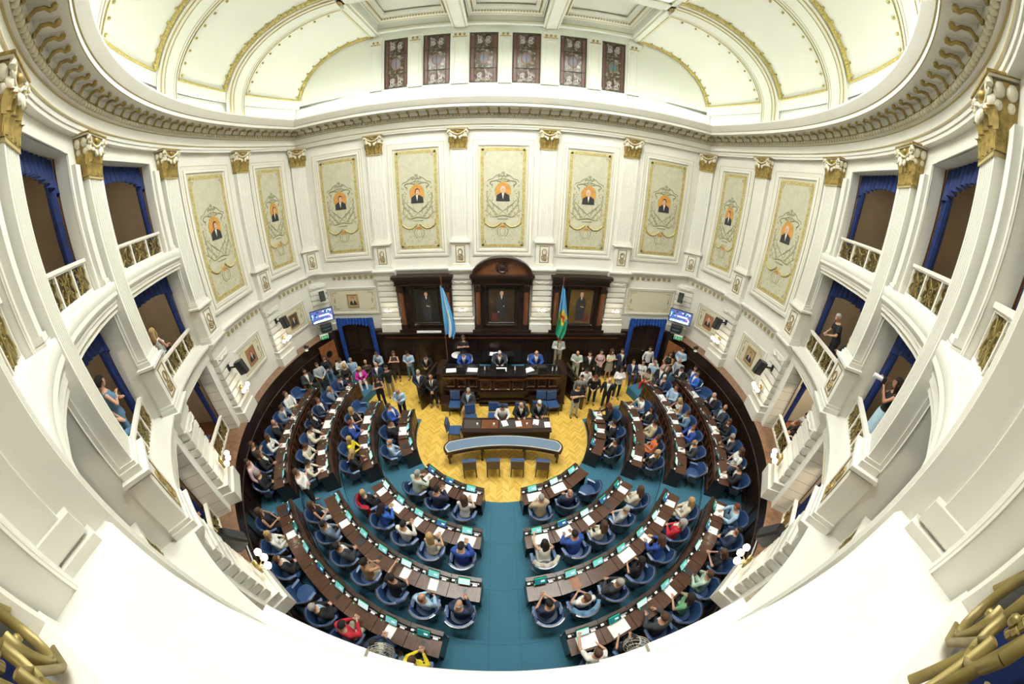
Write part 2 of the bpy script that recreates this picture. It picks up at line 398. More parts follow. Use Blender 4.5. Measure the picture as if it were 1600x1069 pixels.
def build_hair(p, sex, style):
    nk, hc, Rh = headM(p, sex); M = Matrix.Translation(hc) @ Rh.to_4x4(); b = MB()
    def shell(c, r, zmin=-.05, face=True):
        n, k = 18, 12; vs = []; fs = []
        for j in range(k + 1):
            a = -pi / 2 + pi * j / k
            for i in range(n):
                x, y, z = r[0] * cos(a) * cos(2 * pi * i / n), r[1] * cos(a) * sin(2 * pi * i / n), r[2] * sin(a); vs.append((c[0] + x, c[1] + y, c[2] + z))
        for j in range(k):
            for i in range(n):
                q = (j * n + i, j * n + (i + 1) % n, (j + 1) * n + (i + 1) % n, (j + 1) * n + i)
                m = [sum(vs[t][e] for t in q) / 4 for e in range(3)]
                if m[2] < zmin: continue
                if face and m[1] > .035 and m[2] < .065: continue
                fs.append(q)
        b.add(vs, fs)
    if style == 'short': shell((0, -.008, .02), (.085, .104, .113), -.035); b.ball((0, -.055, -.02), (.070, .050, .065), 0, 12, 7)
    elif style == 'bald': b.ball((0, -.035, -.022), (.083, .075, .045), 0, 14, 7)
    elif style in ('long', 'bun', 'curly'):
        k = 1.10 if style == 'curly' else 1.0
        shell((0, -.010, .022), (.090 * k, .110 * k, .120 * k), -.05)
        if style == 'bun': b.ball((0, -.11, .05), (.045, .045, .045), 0, 10, 6); b.ball((0, -.05, -.02), (.075, .06, .07), 0, 12, 7)
        else:
            rings = []
            for z, w_, d_, y in ((.05, .085, .05, -.055), (-.05, .095 * k, .055, -.06), (-.14, .10 * k, .05, -.075), (-.24, .09 * k, .04, -.085), (-.31, .05, .02, -.085)):
                rings.append([(w_ * cos(2 * pi * q / 14), y + d_ * sin(2 * pi * q / 14), z) for q in range(14)])
            b.loft(rings)
            for s in (-1, 1): b.tube([(s * .075, .02, .05), (s * .088, .02, -.04), (s * .085, .01, -.15), (s * .075, .02, -.22)], [.02, .028, .028, .012], 8)
    out = MB(); out.join(b, M)
    return out
# every mesh that is grown with a remesh is made in one go, before the hall is built
REM = {}; WANT = []
def want(key, mb, vox, extra=None): WANT.append((key, mb, vox, extra))
# specs: (pose, sex, top, legs, hair)  top: (sleeve, kind, colour, [shirt, tie])
NAVY = (.018, .030, .075); BLK = (.012, .013, .016); CHAR = (.035, .042, .050); ROYAL = (.02, .07, .35); GREYB = (.13, .19, .27); WHT = (.72, .72, .70); CRM = (.66, .62, .50)
LBL = (.36, .52, .68); PALEG = (.50, .58, .52); TAN = (.42, .26, .14); JEAN = (.10, .20, .33); REDC = (.52, .02, .04); YEL = (.75, .62, .03); GRN = (.15, .38, .20); ORG = (.62, .16, .05); KHA = (.30, .26, .15); BEIGE = (.45, .38, .26); MAG = (.50, .02, .30); DBR = (.06, .04, .03); LGREY = (.38, .42, .45); MINT = (.45, .62, .50); PINK = (.62, .42, .46); BRB = (.03, .14, .55)
HB = (.015, .011, .009); HBR = (.075, .035, .018); HBL = (.42, .28, .12); HG = (.32, .31, .29); HW = (.60, .59, .56); HRD = (.14, .035, .02)
def suit(c=NAVY, shirt=WHT, tie=None): return ('long', 'jacket', c, shirt, tie or shirt)
def shirt(c, s='long'): return (s, 'shirt', c)
CN = {NAVY: 'navy', BLK: 'black', CHAR: 'charcoal', ROYAL: 'bright blue', GREYB: 'grey blue', WHT: 'white', CRM: 'cream', LBL: 'light blue', PALEG: 'pale grey green', TAN: 'tan', JEAN: 'denim blue', REDC: 'red', YEL: 'yellow', GRN: 'green', ORG: 'orange', KHA: 'khaki', BEIGE: 'beige', MAG: 'magenta', DBR: 'dark brown', LGREY: 'light grey', MINT: 'pale green', PINK: 'pink', BRB: 'royal blue'}
HN = {HB: 'black hair', HBR: 'brown hair', HBL: 'blond hair', HG: 'grey hair', HW: 'white hair', HRD: 'reddish hair'}
PEOPLE_SEATS = {
 ('left front', 1): [('desk2', 'f', shirt(WHT, 'short'), BLK, ('long', HBR)), ('phone', 'm', suit(NAVY), NAVY, ('short', HB)), ('desk', 'm', shirt(PALEG), KHA, ('short', HG))],
 ('left front', 2): [('phone', 'm', suit(ROYAL), NAVY, ('short', HB)), ('desk2', 'f', ('none', 'shirt', CRM), CRM, ('long', HBL)), ('phone', 'm', shirt(WHT), BLK, ('short', HB)), ('phone', 'f', shirt(BRB), BLK, ('long', HB)), ('lap', 'f', shirt(BLK), BLK, ('short', HBL))],
 ('left front', 3): [('phone', 'm', suit(NAVY), NAVY, ('bald', HG)), ('lap2', 'm', shirt(LBL), JEAN, ('bald', HBR)), ('reach', 'm', shirt(BLK, 'short'), JEAN, ('short', HB)), ('chin', 'f', ('none', 'shirt', TAN), CRM, ('bun', HB)), ('lap', 'm', suit(CHAR), NAVY, ('short', HB)), ('lap2', 'm', suit(GREYB, WHT, PINK), CHAR, ('short', HB)), ('lap', 'f', ('none', 'shirt', BLK), WHT, ('long', HBR))],
 ('left front', 4): [('phone', 'f', shirt(YEL), BLK, ('short', HBR)), ('phone', 'm', suit(NAVY), JEAN, ('short', HB)), ('phone', 'm', shirt(REDC), CRM, ('short', HB)), ('lap', 'm', suit(BLK, LBL), CHAR, ('short', HG)), None, ('lap', 'm', suit(BLK), BLK, ('short', HBR)), ('lap2', 'f', shirt(WHT), CRM, ('long', HBL)), ('lap', 'f', ('none', 'dress', BLK), None, ('long', HBR))],
 ('right front', 1): [('chin', 'm', shirt(BEIGE), JEAN, ('short', HG)), ('lap', 'm', suit(NAVY), NAVY, ('bald', HG)), None],
 ('right front', 2): [('reach', 'f', ('none', 'dress', WHT), None, ('long', HB)), ('desk', 'm', suit(ROYAL), NAVY, ('short', HB)), ('lap2', 'f', shirt(CRM), CRM, ('curly', HBR)), ('lap', 'm', shirt(LGREY), JEAN, ('short', HG)), ('lap2', 'f', suit(CRM, WHT), CRM, ('long', HBR))],
 ('right front', 3): [('phone', 'm', shirt(NAVY, 'short'), CHAR, ('short', HB)), ('lap', 'm', shirt(WHT, 'short'), NAVY, ('short', HBR)), ('lap', 'm', suit(CHAR), CHAR, ('short', HG)), ('chin', 'f', shirt(BLK, 'short'), BLK, ('long', HB)), ('desk', 'f', shirt(ROYAL), NAVY, ('long', HBR)), ('lap', 'f', suit(REDC, WHT), NAVY, ('curly', HG)), ('lap2', 'f', suit(CRM, WHT), CRM, ('long', HBL))],
 ('right front', 4): [('reach', 'f', shirt(WHT, 'short'), BLK, ('short', HBR)), ('chin', 'f', shirt(BLK, 'short'), BLK, ('long', HB)), ('desk', 'm', suit(CHAR), CHAR, ('short', HBR)), ('chin', 'f', shirt(GRN, 'short'), BLK, ('long', HB)), ('chin', 'f', shirt(MINT), MINT, ('short', HBR)), ('phone', 'f', shirt(BLK, 'short'), BLK, ('long', HBR)), ('lap', 'm', suit(NAVY), NAVY, ('short', HB)), ('desk', 'm', shirt(LBL), JEAN, ('short', HRD))],
 ('right side', 1): [('lap', 'm', suit(BLK), BLK, ('short', HB)), ('chin', 'm', suit(BLK), BLK, ('short', HB)), ('desk', 'f', shirt(BLK), BLK, ('long', HRD))],
 ('right side', 2): [('lap', 'f', suit(BLK, WHT), BLK, ('long', HBL)), ('lap', 'f', ('short', 'dress', ORG), None, ('long', HBR)), ('lap2', 'm', suit(BEIGE, WHT), BEIGE, ('short', HB)), ('lap', 'f', suit(BLK, WHT), BLK, ('long', HB)), ('desk', 'm', shirt(WHT, 'short'), JEAN, ('short', HB))],
 ('right side', 3): [None, ('desk', 'm', suit(CHAR), CHAR, ('bald', HW)), ('desk2', 'm', suit(ROYAL), NAVY, ('short', HRD)), ('chin', 'm', suit(JEAN), NAVY, ('short', HBR)), ('desk', 'f', ('none', 'shirt', CRM), CRM, ('long', HBL)), ('lap', 'm', shirt(LBL), JEAN, ('short', HBR)), ('desk2', 'm', suit(NAVY, PINK), NAVY, ('short', HW))],
 ('right side', 4): [('desk', 'm', suit(BLK), BLK, ('short', HB)), ('lap2', 'f', shirt(WHT, 'short'), JEAN, ('long', HBR)), ('desk', 'm', suit(CHAR), CHAR, ('short', HG)), ('desk2', 'f', shirt(BLK), BLK, ('long', HBR)), ('lap', 'm', suit(CHAR, LBL), BLK, ('bald', HBR)), ('phone', 'm', suit(BLK), BLK, ('bald', HBR)), None, ('lap', 'm', suit(BRB), BRB, ('short', HB))],
 ('left side', 1): [('lap2', 'm', shirt(LBL), JEAN, ('bald', HW)), ('chin', 'm', suit(BLK), BLK, ('short', HB)), ('lap', 'm', suit(ROYAL), NAVY, ('short', HBR))],
 ('left side', 2): [('desk', 'f', shirt(BLK), BLK, ('long', HBL)), ('desk2', 'f', shirt(YEL), BLK, ('long', HBL)), ('desk2', 'm', suit(ROYAL), ROYAL, ('short', HRD)), ('lap', 'f', ('none', 'shirt', BLK), BLK, ('long', HBL)), None],
 ('left side', 3): [('desk', 'f', shirt(CRM), BLK, ('short', HB)), ('phone', 'm', shirt(CRM), BLK, ('short', HBR)), ('desk', 'm', suit(CRM, WHT, BLK), BLK, ('short', HB)), ('lap', 'f', suit(BLK), BLK, ('long', HB)), ('lap', 'm', suit(NAVY), NAVY, ('short', HBR)), ('chin', 'm', suit(GREYB), CHAR, ('bald', HG)), ('desk', 'm', suit(NAVY), NAVY, ('short', HB))],
 ('left side', 4): [('lap', 'm', shirt(BLK), BLK, ('short', HG)), ('lap', 'f', suit(BLK), BLK, ('long', HBR)), ('desk2', 'f', shirt(WHT), JEAN, ('long', HBR)), ('chin', 'm', suit(BLK), BLK, ('bald', HRD)), ('desk', 'm', suit(GREYB), GREYB, ('short', HBR)), ('lap', 'm', shirt(WHT), KHA, ('short', HBR)), None],
}
# visitors: x, y, floor z, facing (deg from +y, counter-clockwise), spec, label ending, chair?
F_ = 180
VIS = [
 (-5.86, -4.93, .65, -60, ('st_cross', 'm', shirt(WHT), BLK, ('short', HBR)), 'standing in the gap between the left blocks'),
 (-8.12, -4.20, .65, -60, ('st_cross', 'm', shirt(BLK, 'short'), BLK, ('short', HBR)), 'standing against the left wainscot'),
 (-7.80, -4.92, .65, -55, ('st_side', 'm', shirt(PINK), JEAN, ('short', HB)), 'standing at the left wainscot nearest the viewer'),
 (-8.72, .50, .65, -120, ('lap', 'm', suit(CHAR), BLK, ('short', HB)), 'seated at the far end of the left outermost row', 1),
 (-8.40, 1.10, .65, -130, ('lap2', 'm', shirt(LGREY), BLK, ('short', HBR)), 'seated behind the left blocks with a raised chin', 1),
 (-8.36, 1.72, .65, -140, ('lap', 'f', shirt(BLK), JEAN, ('long', HBR)), 'seated behind the left blocks, second from the wall', 1),
 (-7.72, 2.02, .40, -150, ('phone', 'm', shirt(WHT), LGREY, ('short', HBR)), 'seated behind the left blocks, reading', 1),
 (-8.15, 2.30, 0, -160, ('lap', 'm', suit(BLK), BLK, ('short', HB)), 'seated near the left curtained door', 1),
 (-7.50, 2.62, 0, -165, ('lap2', 'm', shirt(LBL), LGREY, ('short', HG)), 'seated before the left curtained door', 1),
 (-7.20, 1.42, .40, -150, ('lap', 'f', ('long', 'dress', BLK), None, ('long', HBL)), 'seated on a honey wood chair', 1),
 (-6.62, 1.72, .15, -150, ('desk', 'f', suit(MAG, WHT), WHT, ('long', HBL)), 'seated at the end of the left third row', 1),
 (-6.60, 2.40, 0, -160, ('lap', 'f', shirt(DBR), BLK, ('short', HBL)), 'seated beside the magenta jacket', 1),
 (-5.97, 2.20, 0, -165, ('lap', 'm', suit(NAVY), NAVY, ('bald', HW)), 'seated near the left doorway', 1),
 (-5.98, 2.84, 0, 165, ('st_lean', 'm', shirt(LBL), NAVY, ('short', HBR)), 'standing and leaning over at the left door'),
 (-5.12, 1.45, 0, -150, ('st_side', 'm', shirt(BLK), KHA, ('short', HB)), 'standing left of the well'),
 (-5.28, .62, .0, -165, ('st_cross', 'f', ('none', 'shirt', BLK), BLK, ('long', HB)), 'standing at the end of the left second row'),
 (-5.18, 2.72, 0, 180, ('st_cross', 'f', ('none', 'shirt', DBR), DBR, ('long', HBR)), 'standing at the left wall with arms crossed'),
 (-4.48, 2.83, 0, 180, ('st_phone', 'm', shirt(LBL), JEAN, ('short', HB)), 'standing at the wall left of the dais'),
 (-4.15, .02, 0, 180, ('st_phone', 'm', shirt(LBL), BLK, ('bald', HG)), 'standing on the parquet left of the well'),
 (-3.55, 2.72, 0, 180, ('st_lean', 'm', suit(BLK, WHT, PINK), BLK, ('short', HB)), 'leaning over the left stair railing'),
 (-3.57, 1.15, 0, 180, ('st_clasp', 'm', suit(NAVY), NAVY, ('short', HG)), 'standing left of the dais, hands clasped'),
 (-2.96, .85, 0, 185, ('st_clasp', 'm', suit(BLK, WHT, BLK), BLK, ('bald', HB)), 'standing left of the dais, nearest the desk'),
 (-1.37, .30, 0, 170, ('lap', 'm', suit(CHAR, LBL), TAN, ('short', HG)), 'seated before the presiding desk in tan trousers'),
 (.02, -.42, 0, 180, ('desk', 'm', shirt(WHT), BLK, ('short', HB)), 'writing at the clerks table'),
 (.74, -.32, 0, 180, ('desk', 'm', suit(BLK), BLK, ('bald', HW)), 'reading at the middle of the clerks table'),
 (1.44, -.25, 0, 180, ('desk', 'm', suit(BLK, LGREY), BLK, ('short', HW)), 'reading at the far end of the clerks table'),
 (-1.68, 2.22, .763, 180, ('desk', 'm', suit(ROYAL, WHT, PINK), NAVY, ('short', HB)), 'presiding at the left seat of the dais'),
 (-.10, 2.22, .763, 180, ('desk', 'm', suit(CHAR), NAVY, ('short', HW)), 'presiding at the centre seat of the dais'),
 (1.52, 2.22, .763, 180, ('desk', 'm', suit(ROYAL), NAVY, ('bald', HBR)), 'presiding at the right seat of the dais'),
 (-1.77, 2.82, .763, 180, ('st_cross', 'f', shirt(BLK, 'short'), BLK, ('long', HBR)), 'standing on the dais behind the left seat'),
 (2.62, 2.78, .763, 175, ('st_phone', 'm', suit(PALEG, WHT), BEIGE, ('short', HRD)), 'standing on the dais beside the green flag'),
 (3.60, 2.86, 0, 165, ('st_phone', 'm', shirt(PALEG), PALEG, ('bald', HRD)), 'standing at the wall right of the dais'),
 (4.17, 2.72, 0, 180, ('st_side', 'm', suit(BLK), BLK, ('short', HB)), 'standing at the wall next to the grey green shirt'),
 (4.78, 2.86, 0, 180, ('st_clasp', 'f', ('none', 'shirt', PINK), NAVY, ('short', HB)), 'standing at the wall in dark trousers'),
 (5.32, 2.86, 0, 190, ('st_cross', 'f', shirt(CRM, 'short'), (.33, .30, .24), ('curly', HBR), 'skirt'), 'standing at the wall in a checked skirt'),
 (5.86, 2.86, 0, 185, ('st_side', 'm', suit(NAVY), NAVY, ('short', HBR)), 'standing at the right curtained door'),
 (6.42, 2.46, 0, 170, ('lap', 'm', suit(NAVY), NAVY, ('short', HBR)), 'seated by the right curtained door', 1),
 (5.27, 1.30, 0, 170, ('st_cross', 'f', shirt(WHT), BLK, ('long', HB)), 'standing at the end of the right rows'),
 (3.70, 1.44, 0, 180, ('st_phone', 'm', shirt(WHT), BLK, ('short', HB)), 'standing behind the striped shirt, right of the dais'),
 (3.36, .84, 0, 175, ('st_side', 'm', shirt((.20, .21, .22), 'long'), BLK, ('short', HB)), 'in a patterned shirt, right of the dais'),
 (3.03, .16, 0, 185, ('st_cross', 'm', shirt(BLK, 'short'), PALEG, ('short', HBR)), 'standing on the parquet in cargo trousers'),
 (4.00, .98, 0, 160, ('st_lean', 'm', shirt(BLK), BLK, ('short', HRD)), 'talking to the bald man right of the well'),
 (4.52, .58, 0, 150, ('st_side', 'm', suit(BLK), BLK, ('bald', HBR)), 'standing right of the well, bald'),
 (7.48, 3.06, 0, 180, ('st_side', 'm', shirt(WHT), BLK, ('short', HB)), 'standing inside the right doorway'),
 (7.60, 2.48, 0, 175, ('lap', 'm', shirt(WHT), BLK, ('short', HB)), 'seated before the right doorway', 1),
 (6.92, 2.42, 0, 150, ('lap', 'f', shirt(WHT), NAVY, ('short', HB)), 'seated left of the right doorway', 1),
 (6.90, 1.62, .15, 130, ('desk', 'f', shirt(BEIGE), (.62, .03, .02), ('long', HB)), 'seated in bright red trousers behind the right blocks', 1),
 (7.36, 2.02, .15, 150, ('lap', 'm', shirt(LBL), GREYB, ('short', HG)), 'seated behind the red trousers', 1),
 (7.30, 1.22, .40, 140, ('lap', 'm', suit(BLK), CHAR, ('bald', HG)), 'seated at the far end of the right third row', 1),
 (8.10, 2.12, .65, 130, ('lap', 'f', ('none', 'shirt', BLK), PINK, ('long', HBR)), 'seated high behind the right blocks', 1),
 (8.34, 1.48, .65, 125, ('lap2', 'm', shirt(LGREY), JEAN, ('bald', HW)), 'seated high behind the right blocks in pale grey', 1),
 (8.68, 1.98, .65, 130, ('st_clasp', 'm', shirt(LBL), BLK, ('short', HB)), 'standing at the right corner wall'),
 (8.16, .92, .65, 120, ('phone', 'm', suit(BLK), NAVY, ('short', HB)), 'seated at the far end of the right outermost row', 1),
 (8.72, .74, .65, 115, ('lap', 'm', suit(NAVY), NAVY, ('short', HBR)), 'seated against the right wainscot', 1),
]
BOXP = [   # azimuth, radius, floor z, facing in degrees from inward, spec, label
 (-153.0, 10.40, 5.37, 70, ('lap', 'f', ('none', 'shirt', WHT), BLK, ('long', HBL)), 'middle left box nearest the murals'),
 (-147.5, 10.8, 5.37, 0, ('st_phone', 'f', shirt(TAN), BLK, ('long', HRD)), 'in the shade, middle left box nearest murals'),
 (-134.3, 10.30, 5.36, 25, ('st_cross', 'f', ('none', 'shirt', JEAN), JEAN, ('bun', HB)), 'standing, middle left box, second from murals'),
 (-132.3, 10.45, 5.36, 70, ('chin', 'f', ('none', 'shirt', WHT), JEAN, ('long', HB)), 'hand at chin, middle left box, second from murals'),
 (-133.5, 10.62, 2.31, 10, ('phone', 'm', shirt(TAN, 'short'), BLK, ('short', HB)), 'lowest left box, second from murals'),
 (-25.9, 10.34, 5.37, -10, ('st_lean', 'm', shirt(BLK, 'short'), BLK, ('short', HG)), 'leaning, middle right box nearest murals'),
 (-31.0, 11.1, 5.37, -10, ('st_camera', 'f', shirt(BLK, 'short'), BLK, ('long', HB)), 'back of middle right box nearest murals'),
 (-28.9, 10.42, 5.37, -70, ('lap', 'm', shirt(BLK, 'short'), BLK, ('short', HB)), 'sitting, middle right box nearest murals'),
 (-46.2, 10.32, 5.36, -10, ('st_camera', 'f', ('none', 'shirt', BLK), (.40, .56, .66), ('long', HB), 'skirt'), 'with camera, middle right box, second from murals'),
 (-25.2, 10.95, 2.31, 0, ('desk', 'm', shirt(WHT, 'short'), BLK, ('short', HB)), 'facing in at the orange table, lowest right box'),
 (-28.0, 10.60, 2.31, 5, ('desk', 'm', shirt(BLK), BLK, ('short', HB)), 'second figure at the orange table, lowest right box'),
]
SPECS = [s for v in PEOPLE_SEATS.values() for s in v if s] + [v[4] for v in VIS] + [v[4] for v in BOXP]
def keys_of(s):
    pose, sex, top, legs, hair = s[:5]; kd = 'skirt' if len(s) > 5 else 'trousers'
    return ('b', pose, sex), ('t', pose, sex, top[0], top[1]), (('l', pose, sex, kd) if legs is not None else None), ('s', pose, sex), ('h', pose, sex, hair[0])
for s in SPECS:
    kb, kt, kl, ks, kh = keys_of(s)
    if kb not in REM: REM[kb] = 1; b, hd = build_body(*kb[1:]); want(kb, b, .017, hd)
    if kt not in REM: REM[kt] = 1; want(kt, build_top(*kt[1:]), .019)
    if kl and kl not in REM: REM[kl] = 1; want(kl, build_legs(*kl[1:]), .021)
    if ks not in REM: REM[ks] = [m.mesh('shoe', [BLACK], 60) for m in build_shoes(*ks[1:])]
    if kh not in REM: REM[kh] = build_hair(*kh[1:]).mesh('hair', [BLACK], 80)
tmp = []
for key, mb, vox, extra in WANT:
    me = mb.mesh('tmp', [BLACK]); o = bpy.data.objects.new('tmp', me); COL.objects.link(o)
    r = o.modifiers.new('r', 'REMESH'); r.mode = 'VOXEL'; r.voxel_size = vox; r.use_smooth_shade = True
    sm_ = o.modifiers.new('s', 'SMOOTH'); sm_.factor = .5; sm_.iterations = 2
    tmp.append((key, o, extra))
dg = bpy.context.evaluated_depsgraph_get()
SKIN0 = mat('skin', (.50, .28, .18), .55)
for key, o, extra in tmp:
    me = bpy.data.meshes.new_from_object(o.evaluated_get(dg)); me.name = {'b': 'body', 't': 'upper_clothes', 'l': 'trousers'}[key[0]]
    if extra is not None:
        bm = bmesh.new(); bm.from_mesh(me); em = extra.mesh('x', [SKIN0]); bm.from_mesh(em); bm.to_mesh(me); bm.free(); bpy.data.meshes.remove(em)
    me.materials.clear()
    for k in range(3 if key[0] == 't' else 1): me.materials.append(SKIN0)
    if key[0] == 't' and key[4] == 'jacket':
        P, h, T, R = frame_of(key[1]); Ri = R.inverted()
        idx = []
        for pl_ in me.polygons:
            c = Ri @ (pl_.center - h); nrm = Ri @ pl_.normal; wv = .070 * (c.z - .13) / .33
            idx.append(0 if (nrm.y < .15 and c.z < .47) or c.z < .13 or abs(c.x) > wv or c.y < 0.0 else (2 if abs(c.x) < .022 else 1))
        me.polygons.foreach_set('material_index', idx)
    else: me.polygons.foreach_set('material_index', [0] * len(me.polygons))
    me.shade_smooth(); REM[key] = me
for key, o, extra in tmp:
    m0 = o.data; bpy.data.objects.remove(o); bpy.data.meshes.remove(m0)
CM = {}
def cmat(c, kind='cloth'):
    k = (tuple(round(v, 3) for v in c), kind)
    if k not in CM: CM[k] = mat('%s_%d' % (kind, len(CM)), c, .85 if kind != 'skin' else .5, noise=.12 if kind == 'cloth' else 0, scale=12)
    return CM[k]
EYES = {}
def person(loc, rz, s, label, group=None, sc=1.0):
    pose, sex, top, legs, hair = s[:5]; kb, kt, kl, ks, kh = keys_of(s)
    t = empty('person', loc, rz); t.scale = (sc, sc, sc)
    skin = random.choice(((.52, .30, .20), (.46, .25, .16), (.40, .21, .13), (.55, .34, .24)))
    cl_ = legs if legs is not None else top[2]
    col = CN.get(top[2], 'patterned grey'); gar = {'jacket': 'suit' if sex == 'm' else 'jacket', 'shirt': 'shirt' if sex == 'm' else 'top', 'dress': 'dress'}[top[1]]
    hn = ('bald' if hair[0] == 'bald' else HN[hair[1]])
    tag(t, label % ('person in %s %s, %s' % (col, gar, hn)), 'person', group)
    def piece(nm, me, mats):
        o = inst(nm, me, t)
        for i, m in enumerate(mats): o.material_slots[i].link = 'OBJECT'; o.material_slots[i].material = m
        return o
    piece('body', REM[kb], [cmat(skin, 'skin')])
    ms = [cmat(top[2])] * 3
    if top[1] == 'jacket': ms = [cmat(top[2]), cmat(top[3]), cmat(top[4])]
    piece({'jacket': 'jacket', 'shirt': 'shirt', 'dress': 'dress'}[top[1]], REM[kt], ms)
    if kl: piece('skirt' if len(s) > 5 else 'trousers', REM[kl], [cmat(cl_)])
    [piece('shoe', m, [BLACK]) for m in REM[ks]]; piece('hair', REM[kh], [cmat(hair[1], 'hair')])
    ek = (pose, sex)
    if ek not in EYES:
        nk, hc, Rh = headM(pose, sex); EYES[ek] = []
        for q in (-1, 1):
            e = MB(); e.ball((q * .030, .088, .012), (.010, .006, .006), 0, 6, 4); e2_ = MB(); e2_.join(e, Matrix.Translation(hc) @ Rh.to_4x4()); EYES[ek].append(e2_.mesh('eye', [BLACK]))
    for e in EYES[ek]: inst('eye', e, t)
    return t

# ================================================================== STRUCTURE
ST = dict(kind='structure')
def rect_frame(mb, w, h, prof, M=None, m=0):
    # prof: (inset, depth towards the room, mat) swept round a rectangle w x h centred at the origin of the xz plane
    b = len(mb.v); K = len(prof)
    for sx, sz in ((-1, -1), (1, -1), (1, 1), (-1, 1)):
        for p in prof:
            v = Vector((sx * (w / 2 - p[0]), -p[1], sz * (h / 2 - p[0]))); mb.v.append(tuple(M @ v if M else v))
    for c in range(4):
        c2 = (c + 1) % 4
        for k in range(K - 1):
            mm = prof[k][2] if len(prof[k]) > 2 else m
            mb.f.append((b + c * K + k, b + c2 * K + k, b + c2 * K + k + 1, b + c * K + k + 1)); mb.m.append(mm)
def wallM(R, deg, z): return Matrix.Translation(pol(R, deg, z)) @ Matrix.Rotation(rad(deg - 90), 4, 'Z')
EAST = [(a, 1) for a in PA]
# ---- floors
fl = MB(); n = 96
ring = [(10.6 * cos(2 * pi * i / n), 10.6 * sin(2 * pi * i / n)) for i in range(n)]
ring = [(x, min(y, 3.3)) for x, y in ring]
fl.prism(ring, -.2, 0.0, 0)
obj('floor', fl, [PARQ], **ST)
YC = -.55
ROWR = {1: 3.45, 2: 4.90, 3: 6.38, 4: 7.82}; ROWZ = {1: .012, 2: .15, 3: .40, 4: .65}
for k, (r0, r1, z, a0, a1) in enumerate(((3.42, 4.88, .012, -188, 8), (4.86, 6.36, .15, -192, 12), (6.34, 7.80, .40, -200, 20), (7.78, 9.36, .65, -202, 22))):
    t = MB(); sweep_arc(t, [(r0, 0.0, 0), (r0, z, 0), (r1 + .02, z, 0), (r1 + .02, 0, 0)], a0, a1, 64, 0, (0, YC))
    o = obj('floor_tier', t, [TEAL], **ST); o['label'] = 'teal carpeted tier of the floor'
# seams of the aisle carpet
sm = MB()
for r0, z in ((4.9, .155), (6.38, .405), (7.82, .655)):
    annulus(sm, r0 + .03, r0 + .045, -96, -84, z, 0, 6, (0, YC))
for s in (-1, 1):
    for y0, y1, z in ((-3.97, -5.4, .016), (-5.46, -6.9, .154), (-6.95, -8.3, .404), (-8.4, -9.7, .654)):
        sm.box((s * .36, (y0 + y1) / 2, z), (.012, y0 - y1, .004))
obj('floor_seam', sm, [mat('carpet_seam', (.028, .11, .17), .9)], **ST)
# ---- wainscot and its ledge
RB, YB = 9.28, -.50
wn = MB(); A0, A1 = -202.5, 22.5
def rimpt(a, r=RB): return (r * cos(rad(a)), YB + r * sin(rad(a)))
N = 120
prof = [(0, 0), (0, .65), (-.03, .66), (-.03, .90), (0, .92), (0, 1.75), (-.03, 1.77), (-.03, 1.84), (0, 1.86), (0, 2.33), (-.05, 2.36), (-.05, 2.43)]
b0 = len(wn.v)
for i in range(N + 1):
    a = A0 + (A1 - A0) * i / N
    for o_, z in prof: wn.v.append((*rimpt(a, RB + o_), z))
K = len(prof)
for i in range(N):
    for k in range(K - 1): wn.f.append((i * K + k, (i + 1) * K + k, (i + 1) * K + k + 1, i * K + k + 1)); wn.m.append(0)
for i in range(0, N, 2):            # stiles of the panelling
    a = A0 + (A1 - A0) * i / N; p = rimpt(a, RB - .012)
    wn.box((p[0], p[1], 1.33), (.09, .05, .84), 0, rad(a + 90))
obj('wall_wainscot', wn, [DWOOD], smooth=30, **ST)
lg = MB()
for i in range(N + 1):
    a = A0 + (A1 - A0) * i / N; p = rimpt(a, RB - .05); q = Vector((p[0], p[1], 0)); q.normalize()
    lg.v += [(*p, 2.43), (q.x * 10.4, min(q.y * 10.4, 3.6), 2.43)]
    lg.v[-1] = (q.x * 10.4, q.y * 10.4, 2.43)
for i in range(N): lg.f.append((2 * i, 2 * i + 1, 2 * i + 3, 2 * i + 2)); lg.m.append(0)
obj('trim_1', lg, [LEDGE], **ST)
# front wainscot
fw = MB()
fw.box((0, 3.26, 1.2), (11.9, .2, 2.4)); fw.box((0, 3.22, 2.40), (11.9, .36, .07)); fw.box((0, 3.19, .12), (11.9, .16, .24))
for i in range(-5, 6):
    if i % 2: continue
for xc, wd in ((-5.0, 1.6), (-3.15, 1.9), (-1.6, .9), (0, 2.1), (1.6, .9), (3.15, 1.9), (5.0, 1.6)):
    rect_frame(fw, wd, 1.7, [(0, 0), (0, .03), (.05, .03), (.08, 0)], Matrix.Translation((xc, 3.155, 1.25)))
fw.box((0, 3.17, 2.18), (11.2, .07, .05), 1)
obj('wall_front_wainscot', fw, [DWOOD, MWOOD], **ST)

# ---- upper entablature
en = MB()
sweep_ring(en, [(-.22, 11.12), (-.0, 11.12), (0, 11.2), (.025, 11.2), (.025, 11.29), (.05, 11.29, 1), (.06, 11.315), (.06, 11.335), (.02, 11.34),
                (.02, 11.56, 1), (.05, 11.575), (.05, 11.60), (.10, 11.60), (.10, 11.70, 1), (.17, 11.72), (.17, 11.74), (.17, 11.88),
                (.62, 11.89, 1), (.64, 11.895), (.64, 12.0, 1), (.665, 12.01), (.68, 12.03), (.74, 12.12), (.80, 12.22), (.80, 12.27), (.72, 12.27), (.30, 12.2), (-.3, 12.1)])
trim2 = obj('trim_2', en, [CREAM, GOLDL], smooth=25, **ST)
L_ = {}
def ring_pos(o, s, z):      # position along the closed ring measured in metres from the north east corner
    R, D = RW - o, DW - o; ac = asin(D / R); La = R * (pi + 2 * ac)
    if s < La: a = ac - s / R; return Vector((R * cos(a), R * sin(a), z)), a - pi / 2
    x = -R * cos(ac) + (s - La); return Vector((x, D, z)), 0.0
